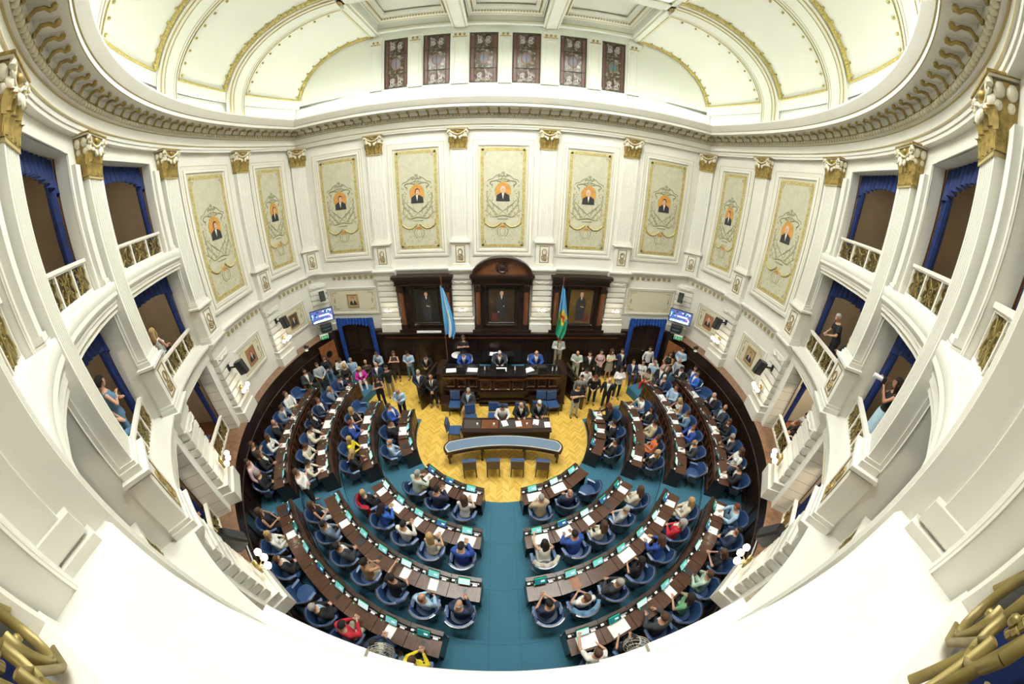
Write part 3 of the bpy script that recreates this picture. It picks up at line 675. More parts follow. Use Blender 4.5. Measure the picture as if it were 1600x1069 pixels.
def ring_len(o): R, D = RW - o, DW - o; ac = asin(D / R); return R * (pi + 2 * ac), 2 * R * cos(ac)
md = MB(); La, Lf = ring_len(.17)
unit = MB()         # scroll bracket: gold leaf, volute and stem
unit.box((0, -.17, .058), (.075, .32, .022), 1)
unit.ball((0, -.31, .01), (.045, .045, .045), 0, 8, 5)
unit.tube([(0, -.33, .0), (0, -.27, -.03), (0, -.2, .01), (0, -.1, .0), (0, -.04, -.08)], [.036, .03, .026, .03, .022], 6)
unit.ball((0, -.03, -.10), (.045, .03, .04), 0, 6, 4)
def place_ring(mb, unit, o, z, step, off=0.0):
    La, Lf = ring_len(o)
    for base, L in ((0, La), (La, Lf)):
        k = int(round(L / step))
        for i in range(k):
            p, a = ring_pos(o, base + (i + .5) * L / k, z); mb.join(unit, Matrix.Translation(p) @ Matrix.Rotation(a, 4, 'Z'))
place_ring(md, unit, .17, 11.82, .38)
obj('modillion_band', md, [GOLD, CREAM], trim2, smooth=40)
dn = MB(); du = MB(); du.ball((0, -.035, 0), (.050, .06, .065), 0, 7, 4); du.ball((.065, -.02, -.01), (.016, .02, .04), 1, 5, 3); place_ring(dn, du, .10, 11.655, .13)
obj('egg_moulding', dn, [mat('egg_cream', (.60, .55, .41), .5), GOLDL], trim2, smooth=60)

# ---- lower entablature, with roundels in the frieze
e2 = MB()
def ent2(o): return [(-.16 + o, 4.93), (.0 + o, 4.95), (.0 + o, 5.0, 1), (.02 + o, 5.01), (.02 + o, 5.20), (.06 + o, 5.22), (.06 + o, 5.27, 1), (.09 + o, 5.28), (.16 + o, 5.36), (.18 + o, 5.40), (.18 + o, 5.45), (-.3 + o, 5.46)]
sweep_ring(e2, ent2(-.135))
for a in PA[1:] + [-180 - x for x in PA[1:]]:
    sweep_arc(e2, [(RW - p[0], p[1]) + tuple(p[2:]) for p in ent2(.03)][:-1] + [(9.72, 5.45), (9.72, 4.93)], a - 2.9, a + 2.9, 6)
for x in (-5.21, -1.76, 1.76, 5.21):
    for s_ in (0,):
        pr = [(DW - p[0], p[1]) for p in ent2(.10)][:-1] + [(3.6, 5.45), (3.6, 4.93)]
        e2.loft([[(x + q * .52, y, z) for y, z in pr] for q in (-1, 1)])
trim3 = obj('trim_3', e2, [CREAM, GOLDL], smooth=25, **ST)
rd = MB()
ro = MB(); ro.lathe([(.085, 0), (.085, .02), (.05, .035), (.05, .02), (.0, .03)], 10, 0, cap=False); ro.v = [(x, -z, y) for x, y, z in ro.v]
La, Lf = ring_len(-.115)
for s0, s1 in ((rad(2) * RW, rad(17) * RW), (rad(21) * RW, rad(36) * RW)):
    for k in range(int((s1 - s0) / .27)):
        s = s0 + k * .27
        for t in (s, La - s):
            p, a = ring_pos(-.115, t, 5.11); rd.join(ro, Matrix.Translation(p) @ Matrix.Rotation(a, 4, 'Z'))
for x in range(8):
    for sg in (-1, 1): rd.join(ro, Matrix.Translation((sg * (5.95 + x * .28), DW + .115, 5.11)))
obj('roundel_frieze', rd, [mat('dull_gold', (.40, .33, .16), .5, .2)], trim3, smooth=40)

# ---- walls of the drum
def jamb(mb, deg, R0, R1, z0, z1, m=0):
    mb.add([pol(R0, deg, z0), pol(R1, deg, z0), pol(R1, deg, z1), pol(R0, deg, z1)], [(0, 1, 2, 3)], m)
RI = 9.70
BAYS = []            # centre azimuth, half bay, half opening
for s in (0, 1):
    for i in (2, 3, 4):
        c = (PA[i] + PA[i + 1]) / 2; c = c if s == 0 else -180 - c; BAYS.append((c, 10.6, 6.3))
BAYS.append((-90.0, 8.2, 5.85))
TIERS = (('low', 2.43, 4.95, 2.30, 5.2), ('mid', 5.45, 7.85, 5.35, 8.1), ('top', 8.42, 10.80, 8.30, 11.0))
RE = {'low': 10.2, 'mid': 10.22, 'top': 9.98}
TO = {'low': 6.3, 'mid': 8.7, 'top': 6.8}
TZ = {'low': (2.43, 5.45), 'mid': (5.45, 8.42), 'top': (8.42, 11.12)}
def tho(c, t): return 5.85 if abs(c + 90) < 1 else TO[t]
def solid(mb, a0, a1, z0=2.43, z1=11.12): patch(mb, RI, a0, a1, z0, z1, 0, 12)
for side, nm in ((0, 'wall_east'), (1, 'wall_west')):
    mb = MB()
    f = (lambda a: a) if side == 0 else (lambda a: -180 - a)
    solid(mb, f(22.5), f(-18.2))
    obj(nm, mb, [CREAM], **ST)
for bi, (c, hb, ho) in enumerate(BAYS):
    mb = MB()
    for s in (-1, 1):
        for _, z0, z1, zf, zc in TIERS:
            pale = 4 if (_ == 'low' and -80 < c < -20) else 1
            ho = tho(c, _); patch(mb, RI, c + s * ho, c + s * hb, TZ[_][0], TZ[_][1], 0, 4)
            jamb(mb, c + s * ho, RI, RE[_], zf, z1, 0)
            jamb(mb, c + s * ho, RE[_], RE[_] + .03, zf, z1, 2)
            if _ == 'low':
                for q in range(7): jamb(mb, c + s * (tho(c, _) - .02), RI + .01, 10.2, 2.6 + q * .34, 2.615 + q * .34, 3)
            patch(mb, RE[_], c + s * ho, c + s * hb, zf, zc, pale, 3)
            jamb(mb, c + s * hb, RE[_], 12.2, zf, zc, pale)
    for _, z0, z1, zf, zc in TIERS:
        ho = tho(c, _); patch(mb, RI, c - ho, c + ho, z1, TZ[_][1])
        annulus(mb, RI, RE[_], c - ho, c + ho, z1, 0); patch(mb, RE[_], c - ho, c + ho, z1, zc, 1)
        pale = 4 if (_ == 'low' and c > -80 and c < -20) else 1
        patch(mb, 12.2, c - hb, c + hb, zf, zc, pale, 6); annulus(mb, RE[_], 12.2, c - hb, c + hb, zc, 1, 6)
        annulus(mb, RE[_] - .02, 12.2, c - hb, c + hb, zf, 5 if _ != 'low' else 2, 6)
    # decks in front of the openings
    ho = tho(c, 'mid')
    annulus(mb, 9.5, RE['mid'], c - ho, c + ho, 5.455, 0, 8); patch(mb, RE['low'], c - ho, c + ho, 2.3, 2.43, 0)
    annulus(mb, 9.745, RE['top'], c - ho, c + ho, 8.4195, 0, 8); patch(mb, RE['mid'], c - ho, c + ho, 5.35, 5.455, 0); patch(mb, 9.98, c - ho, c + ho, 8.3, 8.42, 0)
    hp = hb - 1.7
    sweep_arc(mb, [(9.72, 7.86), (9.66, 7.86), (9.66, 7.93), (9.63, 7.94, 6), (9.62, 7.955), (9.62, 8.03), (9.60, 8.04), (9.60, 8.10, 6), (9.57, 8.11), (9.53, 8.17), (9.53, 8.21),
                   (9.535, 8.24), (9.52, 8.28), (9.52, 8.40), (9.53, 8.42), (9.75, 8.42), (9.75, 8.25)], c - hp, c + hp, 12)
    for s in (-1, 1): annulus(mb, 9.5, 9.72, c + s * ho, c + s * hb, 5.455, 0, 3)
    # door-like architraves round each opening
    for _, z0, z1, zf, zc in TIERS:
        ho = tho(c, _); w = 2 * 9.66 * sin(rad(ho)) + .22; h = z1 - z0 + .5
        rect_frame(mb, w, h, [(0, 0), (0, .03), (.05, .03, 6), (.055, .045), (.10, .045), (.11, .03)], wallM(9.69, c, z1 + .11 - h / 2))
    if True:
        for _, z0, z1, zf, zc in TIERS:
            big = _ == 'low' and -80 < c < -20; L1 = MB(); L1.lathe([(.36 if big else .20, 0), (.36 if big else .20, .03)], 14, 0, (0, 0)); p_ = pol(11.2, c, zc - .035); obj('ceiling_lamp', L1, [mat('box_lamp', (1, .82, .58), .5, emit=50.0)], loc=p_, kind='structure')
    o = obj('wall_gallery', mb, [CREAM, BOXWALL, MWOOD, mat('joint_grey', (.38, .36, .32), .8), BOXPALE, mat('box_floor', (.05, .04, .04), .8), GOLDL], smooth=30, **ST)
    o['label'] = 'one bay of the gallery wall with three boxes'

# ---- front wall
fr = MB(); yF = DW + .12
fr.box((0, yF + .15, 6.8), (18.2, .3, 8.7), 0)
for sg in (-1, 1): fr.box((sg * 7.2, 3.40, 1.25), (3.2, .25, 2.5), 1)
obj('wall_front', fr, [CREAM, DWOOD], **ST)

# ---- pilasters with gilded capitals, pedestals and banded piers
def fluted(w, d, z0, z1):
    mb = MB(); k = 6; poly = [(-w / 2, d)]; poly.append((-w / 2, 0)); x = -w / 2 + .055; fw_ = (w - .11) / k
    for i in range(k):
        a = x + i * fw_ + fw_ * .18; b = x + (i + 1) * fw_ - fw_ * .18
        poly += [(a, 0), (a + .008, .022), (b - .008, .022), (b, 0)]
    poly += [(w / 2, 0), (w / 2, d)]
    mb.prism([(x, y) for x, y in poly], z0, z1, 0)
    mb.box((0, d / 2 - .02, z0 + .05), (w + .10, d + .06, .10)); mb.box((0, d / 2 - .01, z0 + .13), (w + .05, d + .03, .06))
    mb.box((0, d / 2 - .01, z1 - .03), (w + .03, d + .02, .04), 1)
    return mb
def capital_mesh(w=.68, d=.26, h=.76):
    mb = MB()
    # bell
    rings = []
    for t in (0, .25, .5, .75, .9):
        ww = w * (.95 + .16 * t * t); dd = .02 + .13 * t * t; z = t * h
        rings.append([(-ww / 2, d, z), (-ww / 2, -dd * .8, z), (-ww / 4, -dd, z), (0, -dd, z), (ww / 4, -dd, z), (ww / 2, -dd * .8, z), (ww / 2, d, z)])
    mb.loft(rings, 0)  # gilt bell; gold on its upper part paints in brownish shadow behind the volutes
    for s in (-1, 1):
        for y_ in (-.02, .12): mb.ball((s * w * .52, y_, h * .78), (.05, .07, .09), 1, 8, 5); mb.ball((s * w * .50, y_, h * .58), (.035, .05, .06), 1, 6, 4)
    # leaves, two rows
    def leaf(x, z, s, lean, y=-.02, m=0):
        pts = []
        for q in range(5):
            t = q / 4; zz = z + s * (t if t < .85 else 1.5 - .75 * t); yy = y - lean * t * t
            wl = s * .30 * (1 - .7 * abs(t - .35))
            pts.append([(x - wl, yy + .02, zz), (x, yy - .025, zz), (x + wl, yy + .02, zz), (x, yy + .03, zz)])
        mb.loft(pts, m)
    for i in range(4): leaf(-w * .38 + i * w * .253, .02, .28, .07)
    for i in range(3): leaf(-w * .26 + i * w * .26, .2, .30, .10, -.03)
    for s in (-1, 1):
        leaf(s * w * .44, .2, .30, .09, -.03)
    # volutes and ribbon between
    for s in (-1, 1):
        pts = [(s * (w * .46 + .075 * (1 - k / 14) * cos(k * .8)), -.10 - .03 * (1 - k / 14), h * .80 + .09 * (1 - k / 14) * sin(k * .8)) for k in range(15)]
        mb.tube(pts, [.040 * (1 - k / 24) for k in range(15)], 6, 1)
        mb.ball((s * w * .46, -.12, h * .8), .035, 0, 8, 5); mb.ball((s * w * .40, -.06, h * .66), (.09, .07, .10), 1, 8, 5); mb.ball((s * w * .12, -.13, h * .52), (.05, .04, .07), 1, 8, 5)
        mb.tube([(s * w * .40, -.11, h * .86), (s * w * .2, -.10, h * .74), (0, -.09, h * .70)], .022, 6, 1)
        mb.ball((s * w * .22, -.10, h * .60), (.05, .04, .05), 1, 8, 5)
    mb.ball((0, -.12, h * .84), (.06, .05, .06), 0, 8, 5)
    mb.box((0, d / 2 - .07, h * .955), (w * 1.14, d + .14, h * .05), 1); mb.box((0, d / 2 - .08, h * .985), (w * 1.2, d + .17, h * .04), 0)
    mb.box((0, d / 2, .015), (w * 1.02, d + .03, .035), 0)
    return mb
def cartouche(mb, w, h, z, y, m=1):
    # little gilded panel ornament: shield ring, husks and frame
    rect_frame(mb, w, h, [(0, 0, m), (0, .012, m), (.02, .012, m), (.03, 0, m)], Matrix.Translation((0, y, z)))
    mb.tube([(w * .24 * cos(t * pi / 6), y - .02, z + h * .14 + h * .16 * sin(t * pi / 6)) for t in range(12)], .016, 5, m, True)
    for q in range(7): mb.ball(((-1) ** q * w * .10, y - .01, z - h * .10 - q * h * .045), (w * .13, .015, h * .03), m, 6, 4)
    for s in (-1, 1): mb.tube([(s * w * .12, y - .015, z - h * .05), (s * w * .3, y - .02, z - h * .12), (s * w * .3, y - .02, z - h * .28), (s * w * .12, y - .015, z - h * .36)], .012, 5, m)
def pedestal_mesh(w=.72, h=1.17, d=.34):
    mb = MB()
    mb.box((0, d / 2, h / 2), (w, d, h), 0)
    mb.box((0, d / 2 - .02, .06), (w + .10, d + .06, .12)); mb.box((0, d / 2 - .01, .16), (w + .05, d + .04, .07))
    mb.box((0, d / 2 - .03, h - .03), (w + .14, d + .08, .06)); mb.box((0, d / 2 - .035, h - .07), (w + .08, d + .05, .04), 2)
    cartouche(mb, w * .56, h * .62, h * .53, -.002)
    return mb
def pier_mesh(w=.86, d=.42):
    mb = MB()
    mb.box((0, d / 2 + .06, 1.30), (w - .10, d, 2.5), 0)
    mb.box((0, d / 2 - .06, .20), (w + .16, d + .2, .40)); mb.box((0, d / 2 - .02, .50), (w + .08, d + .12, .20)); mb.box((0, d / 2 - .04, .64), (w + .12, d + .16, .06))
    for k in range(7): mb.box((0, d / 2, .83 + k * .26), (w, d + .03, .19))
    for s in (-1, 1): mb.tube([(s * w * .40, -.03, 2.42), (s * w * .2, -.03, 2.34), (0, -.03, 2.40)], .02, 5, 0)
    return mb
SH = fluted(.60, .24, 6.62, 10.38).mesh('pilaster_shaft', [CREAM, GOLDL])
CP = capital_mesh().mesh('capital', [GOLD, mat('capital_cream', (.70, .66, .52), .5)], 40)
PD = pedestal_mesh().mesh('pedestal', [CREAM, GOLD, mat('cap_brown', (.35, .30, .2), .5)])
PR = pier_mesh().mesh('banded_pier', [CREAM])
spots = [(pol(9.50, a), a - 90) for a in PA[1:]] + [(pol(9.50, -180 - a), -270 - a) for a in PA[1:]]
spots += [(Vector((x, DW - .02, 0)), 0) for x in (-5.21, -1.76, 1.76, 5.21)]
spots += [(Vector((s * 8.80, 3.32, 0)), -s * 35) for s in (-1, 1)]
for i, (p, r) in enumerate(spots):
    t = empty('trim_%d' % (4 + i), p, rad(r), kind='structure'); t['label'] = 'fluted pilaster with gilded capital on its pedestal and banded pier'
    inst('pilaster_shaft', SH, t)
    inst('capital', CP, t, (0, 0, 10.38)); inst('pedestal', PD, t, (0, -.06, 5.45)); inst('banded_pier', PR, t, (0, -.02, 2.43))
# jamb strips (anta) flanking each pilaster on the gallery side
an = MB(); an.box((0, .05, 0), (.20, .12, 2.0)); an.box((0, .03, -.95), (.26, .16, .14)); an.box((0, .03, -.84), (.23, .14, .06))
AN = an.mesh('jamb_strip', [CREAM])
for c, hb, ho in BAYS:
    for s in (-1, 1):
        a = c + s * (tho(c, 'top') + 1.0)
        o = inst('trim_30', AN, None, pol(9.62, a, 9.46), rad(a - 90), kind='structure'); o.scale = (1, 1, 1.08 * 1.06)

# ---- clerestory, lunettes and stained windows over the front wall
YW = 3.80
cl = MB()
cl.box((0, YW + .1, 12.55), (18.4, .2, 1.1)); cl.box((0, YW + .1, 15.55), (11.2, .2, .5))
xs = [-5.3, -4.835, -3.845, -3.22, -2.14, -1.385, -.275]; xs = xs + [-x for x in xs[::-1]]
for i in range(0, len(xs) - 1, 2): cl.box(((xs[i] + xs[i + 1]) / 2, YW + .1, 14.2), (xs[i + 1] - xs[i], .2, 2.2))
for s in (-1, 1):
    poly = [(s * 5.3, 13.1)] + [(s * (5.3 + 3.6 * cos(t * pi / 24)), 12.95 + 2.6 * sin(t * pi / 24)) for t in range(13)]
    cl.plate(poly if s > 0 else poly[::-1], YW, YW + .2)
obj('wall_clerestory', cl, [CREAM2], **ST)
def window_pilaster(x, w):
    mb = MB(); mb.box((x, YW - .05, 14.2), (w, .10, 2.28)); mb.box((x, YW - .06, 15.32), (w + .06, .14, .06)); mb.box((x, YW - .06, 15.08), (w * .8, .13, .03), 1)
    k = 3 if w > .6 else 2
    for i in range(k): mb.ball((x + (i - (k - 1) / 2) * .17, YW - .11, 15.18), (.055, .03, .06), 1, 8, 4)
    mb.box((x, YW - .06, 13.12), (w + .04, .14, .12)); rect_frame(mb, w * .62, 1.7, [(0, 0), (0, .015), (.02, .015), (.03, 0)], Matrix.Translation((x, YW - .10, 14.1)))
    return mb
for i, (x, w) in enumerate(((-5.17, .52), (-3.53, .56), (-1.76, .70), (0, .50), (1.76, .70), (3.53, .56), (5.17, .52))):
    obj('trim_31', window_pilaster(x, w), [CREAM2, GOLD], smooth=40, **ST)
for i, (x0, x1) in enumerate(((-4.835, -3.845), (-3.22, -2.14), (-1.385, -.275), (.275, 1.385), (2.14, 3.22), (3.845, 4.835))):
    w = x1 - x0; t = empty('window_%d' % (i + 1), ((x0 + x1) / 2, YW + .05, 14.2), kind='structure')
    t['label'] = 'tall stained glass window, %s from the west' % ORD[i + 1]
    g = MB(); g.box((0, .03, 0), (w, .02, 2.2)); obj('stained_glass', g, [STAIN], t)
    f = MB(); rect_frame(f, w, 2.2, [(0, 0), (0, .03), (.05, .03), (.06, 0)])
    for s in (-1, 1): f.box((s * w * .33, .0, 0), (.03, .03, 2.2))
    f.box((0, 0, .1), (.018, .03, 2.2)); f.box((0, 0, .42), (w, .03, .03)); f.box((0, 0, -.45), (w, .03, .03))
    obj('window_frame', f, [mat('lead_frame', (.06, .045, .03), .5)], t)
    f = MB()
    for s in (-1, 1):
        f.box((s * w * .41, .012, 0), (w * .12, .02, 2.0), 1)
        for z in (.78, -.82):
            for q in (1, -1):
                pts = [(s * .16 + .10 * (1 - k / 16) * cos(k * .7), 0, z + q * .12 * (1 - k / 16) * sin(k * .7) + q * .05) for k in range(13)]
                f.tube(pts, .017, 4, 0)
    f.tube([(.19 * cos(k * pi / 8), 0, -.02 + .24 * sin(k * pi / 8)) for k in range(16)], .018, 4, 2, True)
    f.ball((0, .015, -.02), (.17, .012, .22), 3 if i < 5 else 4, 14, 8)
    obj('leading', f, [mat('glass_pearl', (.50, .46, .46), .3), mat('glass_plum', (.16, .07, .06), .3), mat('glass_rose', (.35, .2, .12), .3), mat('glass_blue', (.20, .19, .26), .3), mat('glass_teal', (.07, .15, .15), .3)], t, smooth=40)

# ---- vault
ZS, ZT, XT = 12.95, 15.55, 5.30
def xs_of(y, R=9.62): return max(sqrt(max(R * R - y * y, 0)), XT + .05)
def vpt(s, y, t, inn=0.0):
    x = XT + (xs_of(y) - XT - inn) * cos(t); z = ZS + (ZT - ZS - inn * .8) * sin(t); return (s * x, y, z)
ys = [YW - i * .47 for i in range(26)]
va = MB()
for s in (-1, 1):
    b = len(va.v); nt_ = 14
    for y in ys:
        for k in range(nt_ + 1): va.v.append(vpt(s, y, pi / 2 * k / nt_))
        va.v.append((s * xs_of(y, 9.75), y, ZS)) ; va.v.append((s * xs_of(y, 9.75), y, 12.05))
    K = nt_ + 3
    for i in range(len(ys) - 1):
        for k in range(nt_): va.f.append((b + i * K + k, b + i * K + k + 1, b + (i + 1) * K + k + 1, b + (i + 1) * K + k)); va.m.append(0)
dr = MB(); patch(dr, 9.75, 22.5, -202.5, 12.05, 12.98, 0, 90); patch(dr, 9.70, -50, -130, 12.9, 15.7, 0, 30)
va.join(dr)
obj('ceiling_vault', va, [CREAM2], smooth=40, **ST)
# ribs of the vault and the gilded frames of its panels
RIBS = [.58, -2.72, -6.02]
def arch(mb, s, y, w, inn0, inn1, m=0, zlow=12.15):
    rings = []
    for k in range(17):
        t = pi / 2 * k / 16
        rings.append([vpt(s, y - w / 2, t, inn0), vpt(s, y + w / 2, t, inn0), vpt(s, y + w / 2, t, inn1), vpt(s, y - w / 2, t, inn1)])
    r0 = rings[0]; rings.insert(0, [(p[0], p[1], zlow) for p in r0]); mb.loft(rings, m)
for y in RIBS:
    mb = MB()
    for s in (-1, 1):
        arch(mb, s, y, .86, .02, .10); arch(mb, s, y, .62, .08, .15); arch(mb, s, y, .40, .12, .18)
        for q in (-1, 1): arch(mb, s, y + q * .33, .018, .10, .158, 1); arch(mb, s, y + q * .205, .014, .12, .186, 1)
    obj('ceiling_rib', mb, [CREAM2, GOLDL], smooth=35, **ST)
def panel_edge(mb, s, y, thick=True):
    n = 34; pts = [vpt(s, y, t, .03) for t in [pi / 2 * (.1 + .9 * k / n) for k in range(n + 1)]]
    mb.tube(pts, .07 if thick else .018, 6, 0)
    if thick:
        for k in range(1, n): mb.ball(pts[k], .088, 0, 6, 4)
ge = MB(); yy = [YW] + RIBS
for s in (-1, 1):
    for i in range(len(yy)):
        if i: panel_edge(ge, s, yy[i] + .52, False)
        else: panel_edge(ge, s, YW - .08)
        if i and i < 3: panel_edge(ge, s, yy[i] - .54)
    panel_edge(ge, s, -6.02 - .54)
    for y0, y1 in ((YW - .08, RIBS[0] + .52), (RIBS[0] - .52, RIBS[1] + .52), (RIBS[1] - .52, RIBS[2] + .52)):
        for tt in (.1, .985):
            pts = [vpt(s, y0 + (y1 - y0) * k / 8, pi / 2 * tt, .03) for k in range(9)]; ge.tube(pts, .035, 6, 0)
        # small leaf tips hanging outside the frame
    for y in yy:
        for q in (-1, 1):
            if y == YW and q > 0: continue
            for k in range(2, 22, 2):
                p = vpt(s, y + q * (.66 if y != YW else .22), pi / 2 * (.05 + .93 * k / 22), .03); ge.ball(p, (.05, .05, .05), 0, 5, 3)
obj('ceiling_gilding', ge, [mat('gilt_bead', (.50, .42, .13), .5, .2, noise=.4, scale=20)], smooth=50, **ST)
# ---- flat coffered ceiling
cf = MB(); ZB, ZCF = 15.55, 16.25
yb = [YW - .05] + RIBS + [-9.0]
for x in (-5.3, -1.76, 1.76, 5.3):
    wd = .62 if abs(x) < 5 else .56
    cf.box((x, -2.8, ZB + .35), (wd, 13.3, .7)); cf.box((x, -2.8, ZB - .02), (wd - .24, 13.3, .05)); 
    for q in (-1, 1): cf.box((x + q * (wd / 2 - .08), -2.8, ZB - .005), (.015, 13.3, .012), 1)
for y in RIBS: cf.box((0, y, ZB + .35), (10.6, .62, .7)); cf.box((0, y, ZB - .02), (10.6, .38, .05)); [cf.box((0, y + q * .23, ZB - .005), (10.6, .015, .012), 1) for q in (-1, 1)]
cf.box((0, YW - .1, ZB + .38), (10.6, .36, .62)); cf.box((0, YW - .2, ZB + .05), (10.6, .18, .06)); cf.box((0, YW - .31, ZB + .12), (10.6, .02, .02), 1)
cf.box((0, -2.8, ZCF + .1), (10.8, 13.6, .1), 0)
cf.box((0, -9.3, ZB + .4), (12, 1.2, .9), 0); 
for x0, x1 in ((-4.99, -2.07), (-1.45, 1.45), (2.07, 4.99)):
    for y1, y0 in ((YW - .3, RIBS[0] + .31), (RIBS[0] - .31, RIBS[1] + .31), (RIBS[1] - .31, RIBS[2] + .31), (RIBS[2] - .31, -8.7)):
        w, h = x1 - x0, y1 - y0
        M = Matrix.Translation(((x0 + x1) / 2, (y0 + y1) / 2, ZCF)) @ Matrix.Rotation(pi / 2, 4, 'X')   # local y -> up, depth hangs down
        M = Matrix.Translation(((x0 + x1) / 2, (y0 + y1) / 2, ZCF)) @ Matrix(((1, 0, 0, 0), (0, 0, 1, 0), (0, 1, 0, 0), (0, 0, 0, 1)))
        rect_frame(cf, w, h, [(0, .5), (.0, .32), (.04, .30, 1), (.06, .28), (.16, .22), (.16, .16), (.3, .12), (.34, .05), (.34, .0, 1), (.36, -.0)], M)
        k = int((w - .3) / .11)
        for i in range(k):
            x = x0 + .15 + (i + .5) * (w - .3) / k
            for y in (y0 + .2, y1 - .2): cf.box((x, y, ZCF - .24), (.05, .05, .06), 2)
        k = int((h - .3) / .11)
        for i in range(k):
            y = y0 + .15 + (i + .5) * (h - .3) / k
            for x in (x0 + .2, x1 - .2): cf.box((x, y, ZCF - .24), (.05, .05, .06), 2)
obj('ceiling', cf, [CREAM2, GOLDL, mat('dentil_gold', (.45, .36, .16), .5)], **ST)
ros = MB()
for s in (-1, 1):
    for y in RIBS:
        for k in range(8): ros.ball((s * 5.3 + .09 * cos(k * pi / 4), y + .09 * sin(k * pi / 4), ZB - .07), (.06, .06, .04), 0, 6, 4)
        ros.ball((s * 5.3, y, ZB - .08), .06, 0, 8, 5)
obj('ceiling_rosette', ros, [GOLD], smooth=50, **ST)
# luminous laylights in the coffers behind the first rib, and the lamps laid behind the cornice
LAY = mat('laylight_glass', (1, .995, .95), .5, emit=EM_LAY)
for x0, x1 in ((-4.99, -2.07), (-1.45, 1.45), (2.07, 4.99)):
    for y1, y0 in ((RIBS[0] - .31, RIBS[1] + .31), (RIBS[1] - .31, RIBS[2] + .31)):
        l = MB(); l.box(((x0 + x1) / 2, (y0 + y1) / 2, ZCF - .02), (x1 - x0 - .8, y1 - y0 - .8, .03)); o = obj('ceiling_laylight', l, [LAY], **ST)
COVE = mat('cove_lamp', (1, .995, .92), .5, emit=EM_COVE)
cv = MB(); sweep_ring(cv, [(.16, 12.20), (.16, 12.24), (.06, 12.24), (.06, 12.20)], closed=True)
tag(obj('cove_light', cv, [COVE]), 'long warm white lamp strip laid on top of the cornice round the hall', 'light')

# ================================================================== THINGS ON THE WALLS
SIDE = {1: 'right', -1: 'left'}
CANVAS = mat('mural_canvas', (.53, .52, .39), .75, noise=.22, scale=5, col2=(.47, .46, .34))
MGOLD = mat('mural_gold', (.36, .27, .07), .6, noise=.6, scale=16, col2=(.52, .46, .22))
MGREY = mat('mural_grey_green', (.27, .28, .19), .8)
MSAGE = mat('mural_sage', (.36, .34, .20), .8)
MORANGE = mat('mural_orange', (.62, .30, .07), .6, noise=.2, scale=6)
SKINP = mat('painted_skin', (.62, .38, .24), .6)
SUITP = mat('painted_black', (.03, .03, .035), .6)
WHITEP = mat('painted_white', (.75, .73, .68), .6)
MM = [CANVAS, MGOLD, MGREY, MORANGE, SKINP, SUITP, WHITEP, MSAGE, mat('painted_hair', (.05, .03, .02), .7), mat('painted_grey_hair', (.55, .53, .48), .7)]
def ell(cx, cz, rx, rz, n=20): return [(cx + rx * cos(2 * pi * i / n), cz + rz * sin(2 * pi * i / n)) for i in range(n)]
def bust(mb, z, s, hair=8, y=-.012, turn=0):
    mb.plate([(-.30 * s, z - .42 * s), (.30 * s, z - .42 * s), (.27 * s, z - .16 * s), (.09 * s, z - .05 * s), (-.09 * s, z - .05 * s), (-.27 * s, z - .16 * s)], y - .004, y, 5)
    mb.plate([(0, z - .34 * s), (.05 * s, z - .06 * s), (-.05 * s, z - .06 * s)], y - .008, y - .004, 6)
    mb.plate(ell(turn * .02, z + .09 * s, .115 * s, .155 * s, 14), y - .006, y - .001, hair)
    mb.plate(ell(turn * .035 * s, z + .06 * s, .09 * s, .13 * s, 14), y - .010, y - .006, 4)
    for q in (-1, 1): mb.plate(ell(turn * .035 * s + q * .035 * s, z + .08 * s, .012 * s, .008 * s, 6), y - .012, y - .010, 8)
    mb.plate(ell(turn * .035 * s, z + .0 * s, .03 * s, .008 * s, 6), y - .012, y - .010, 8)
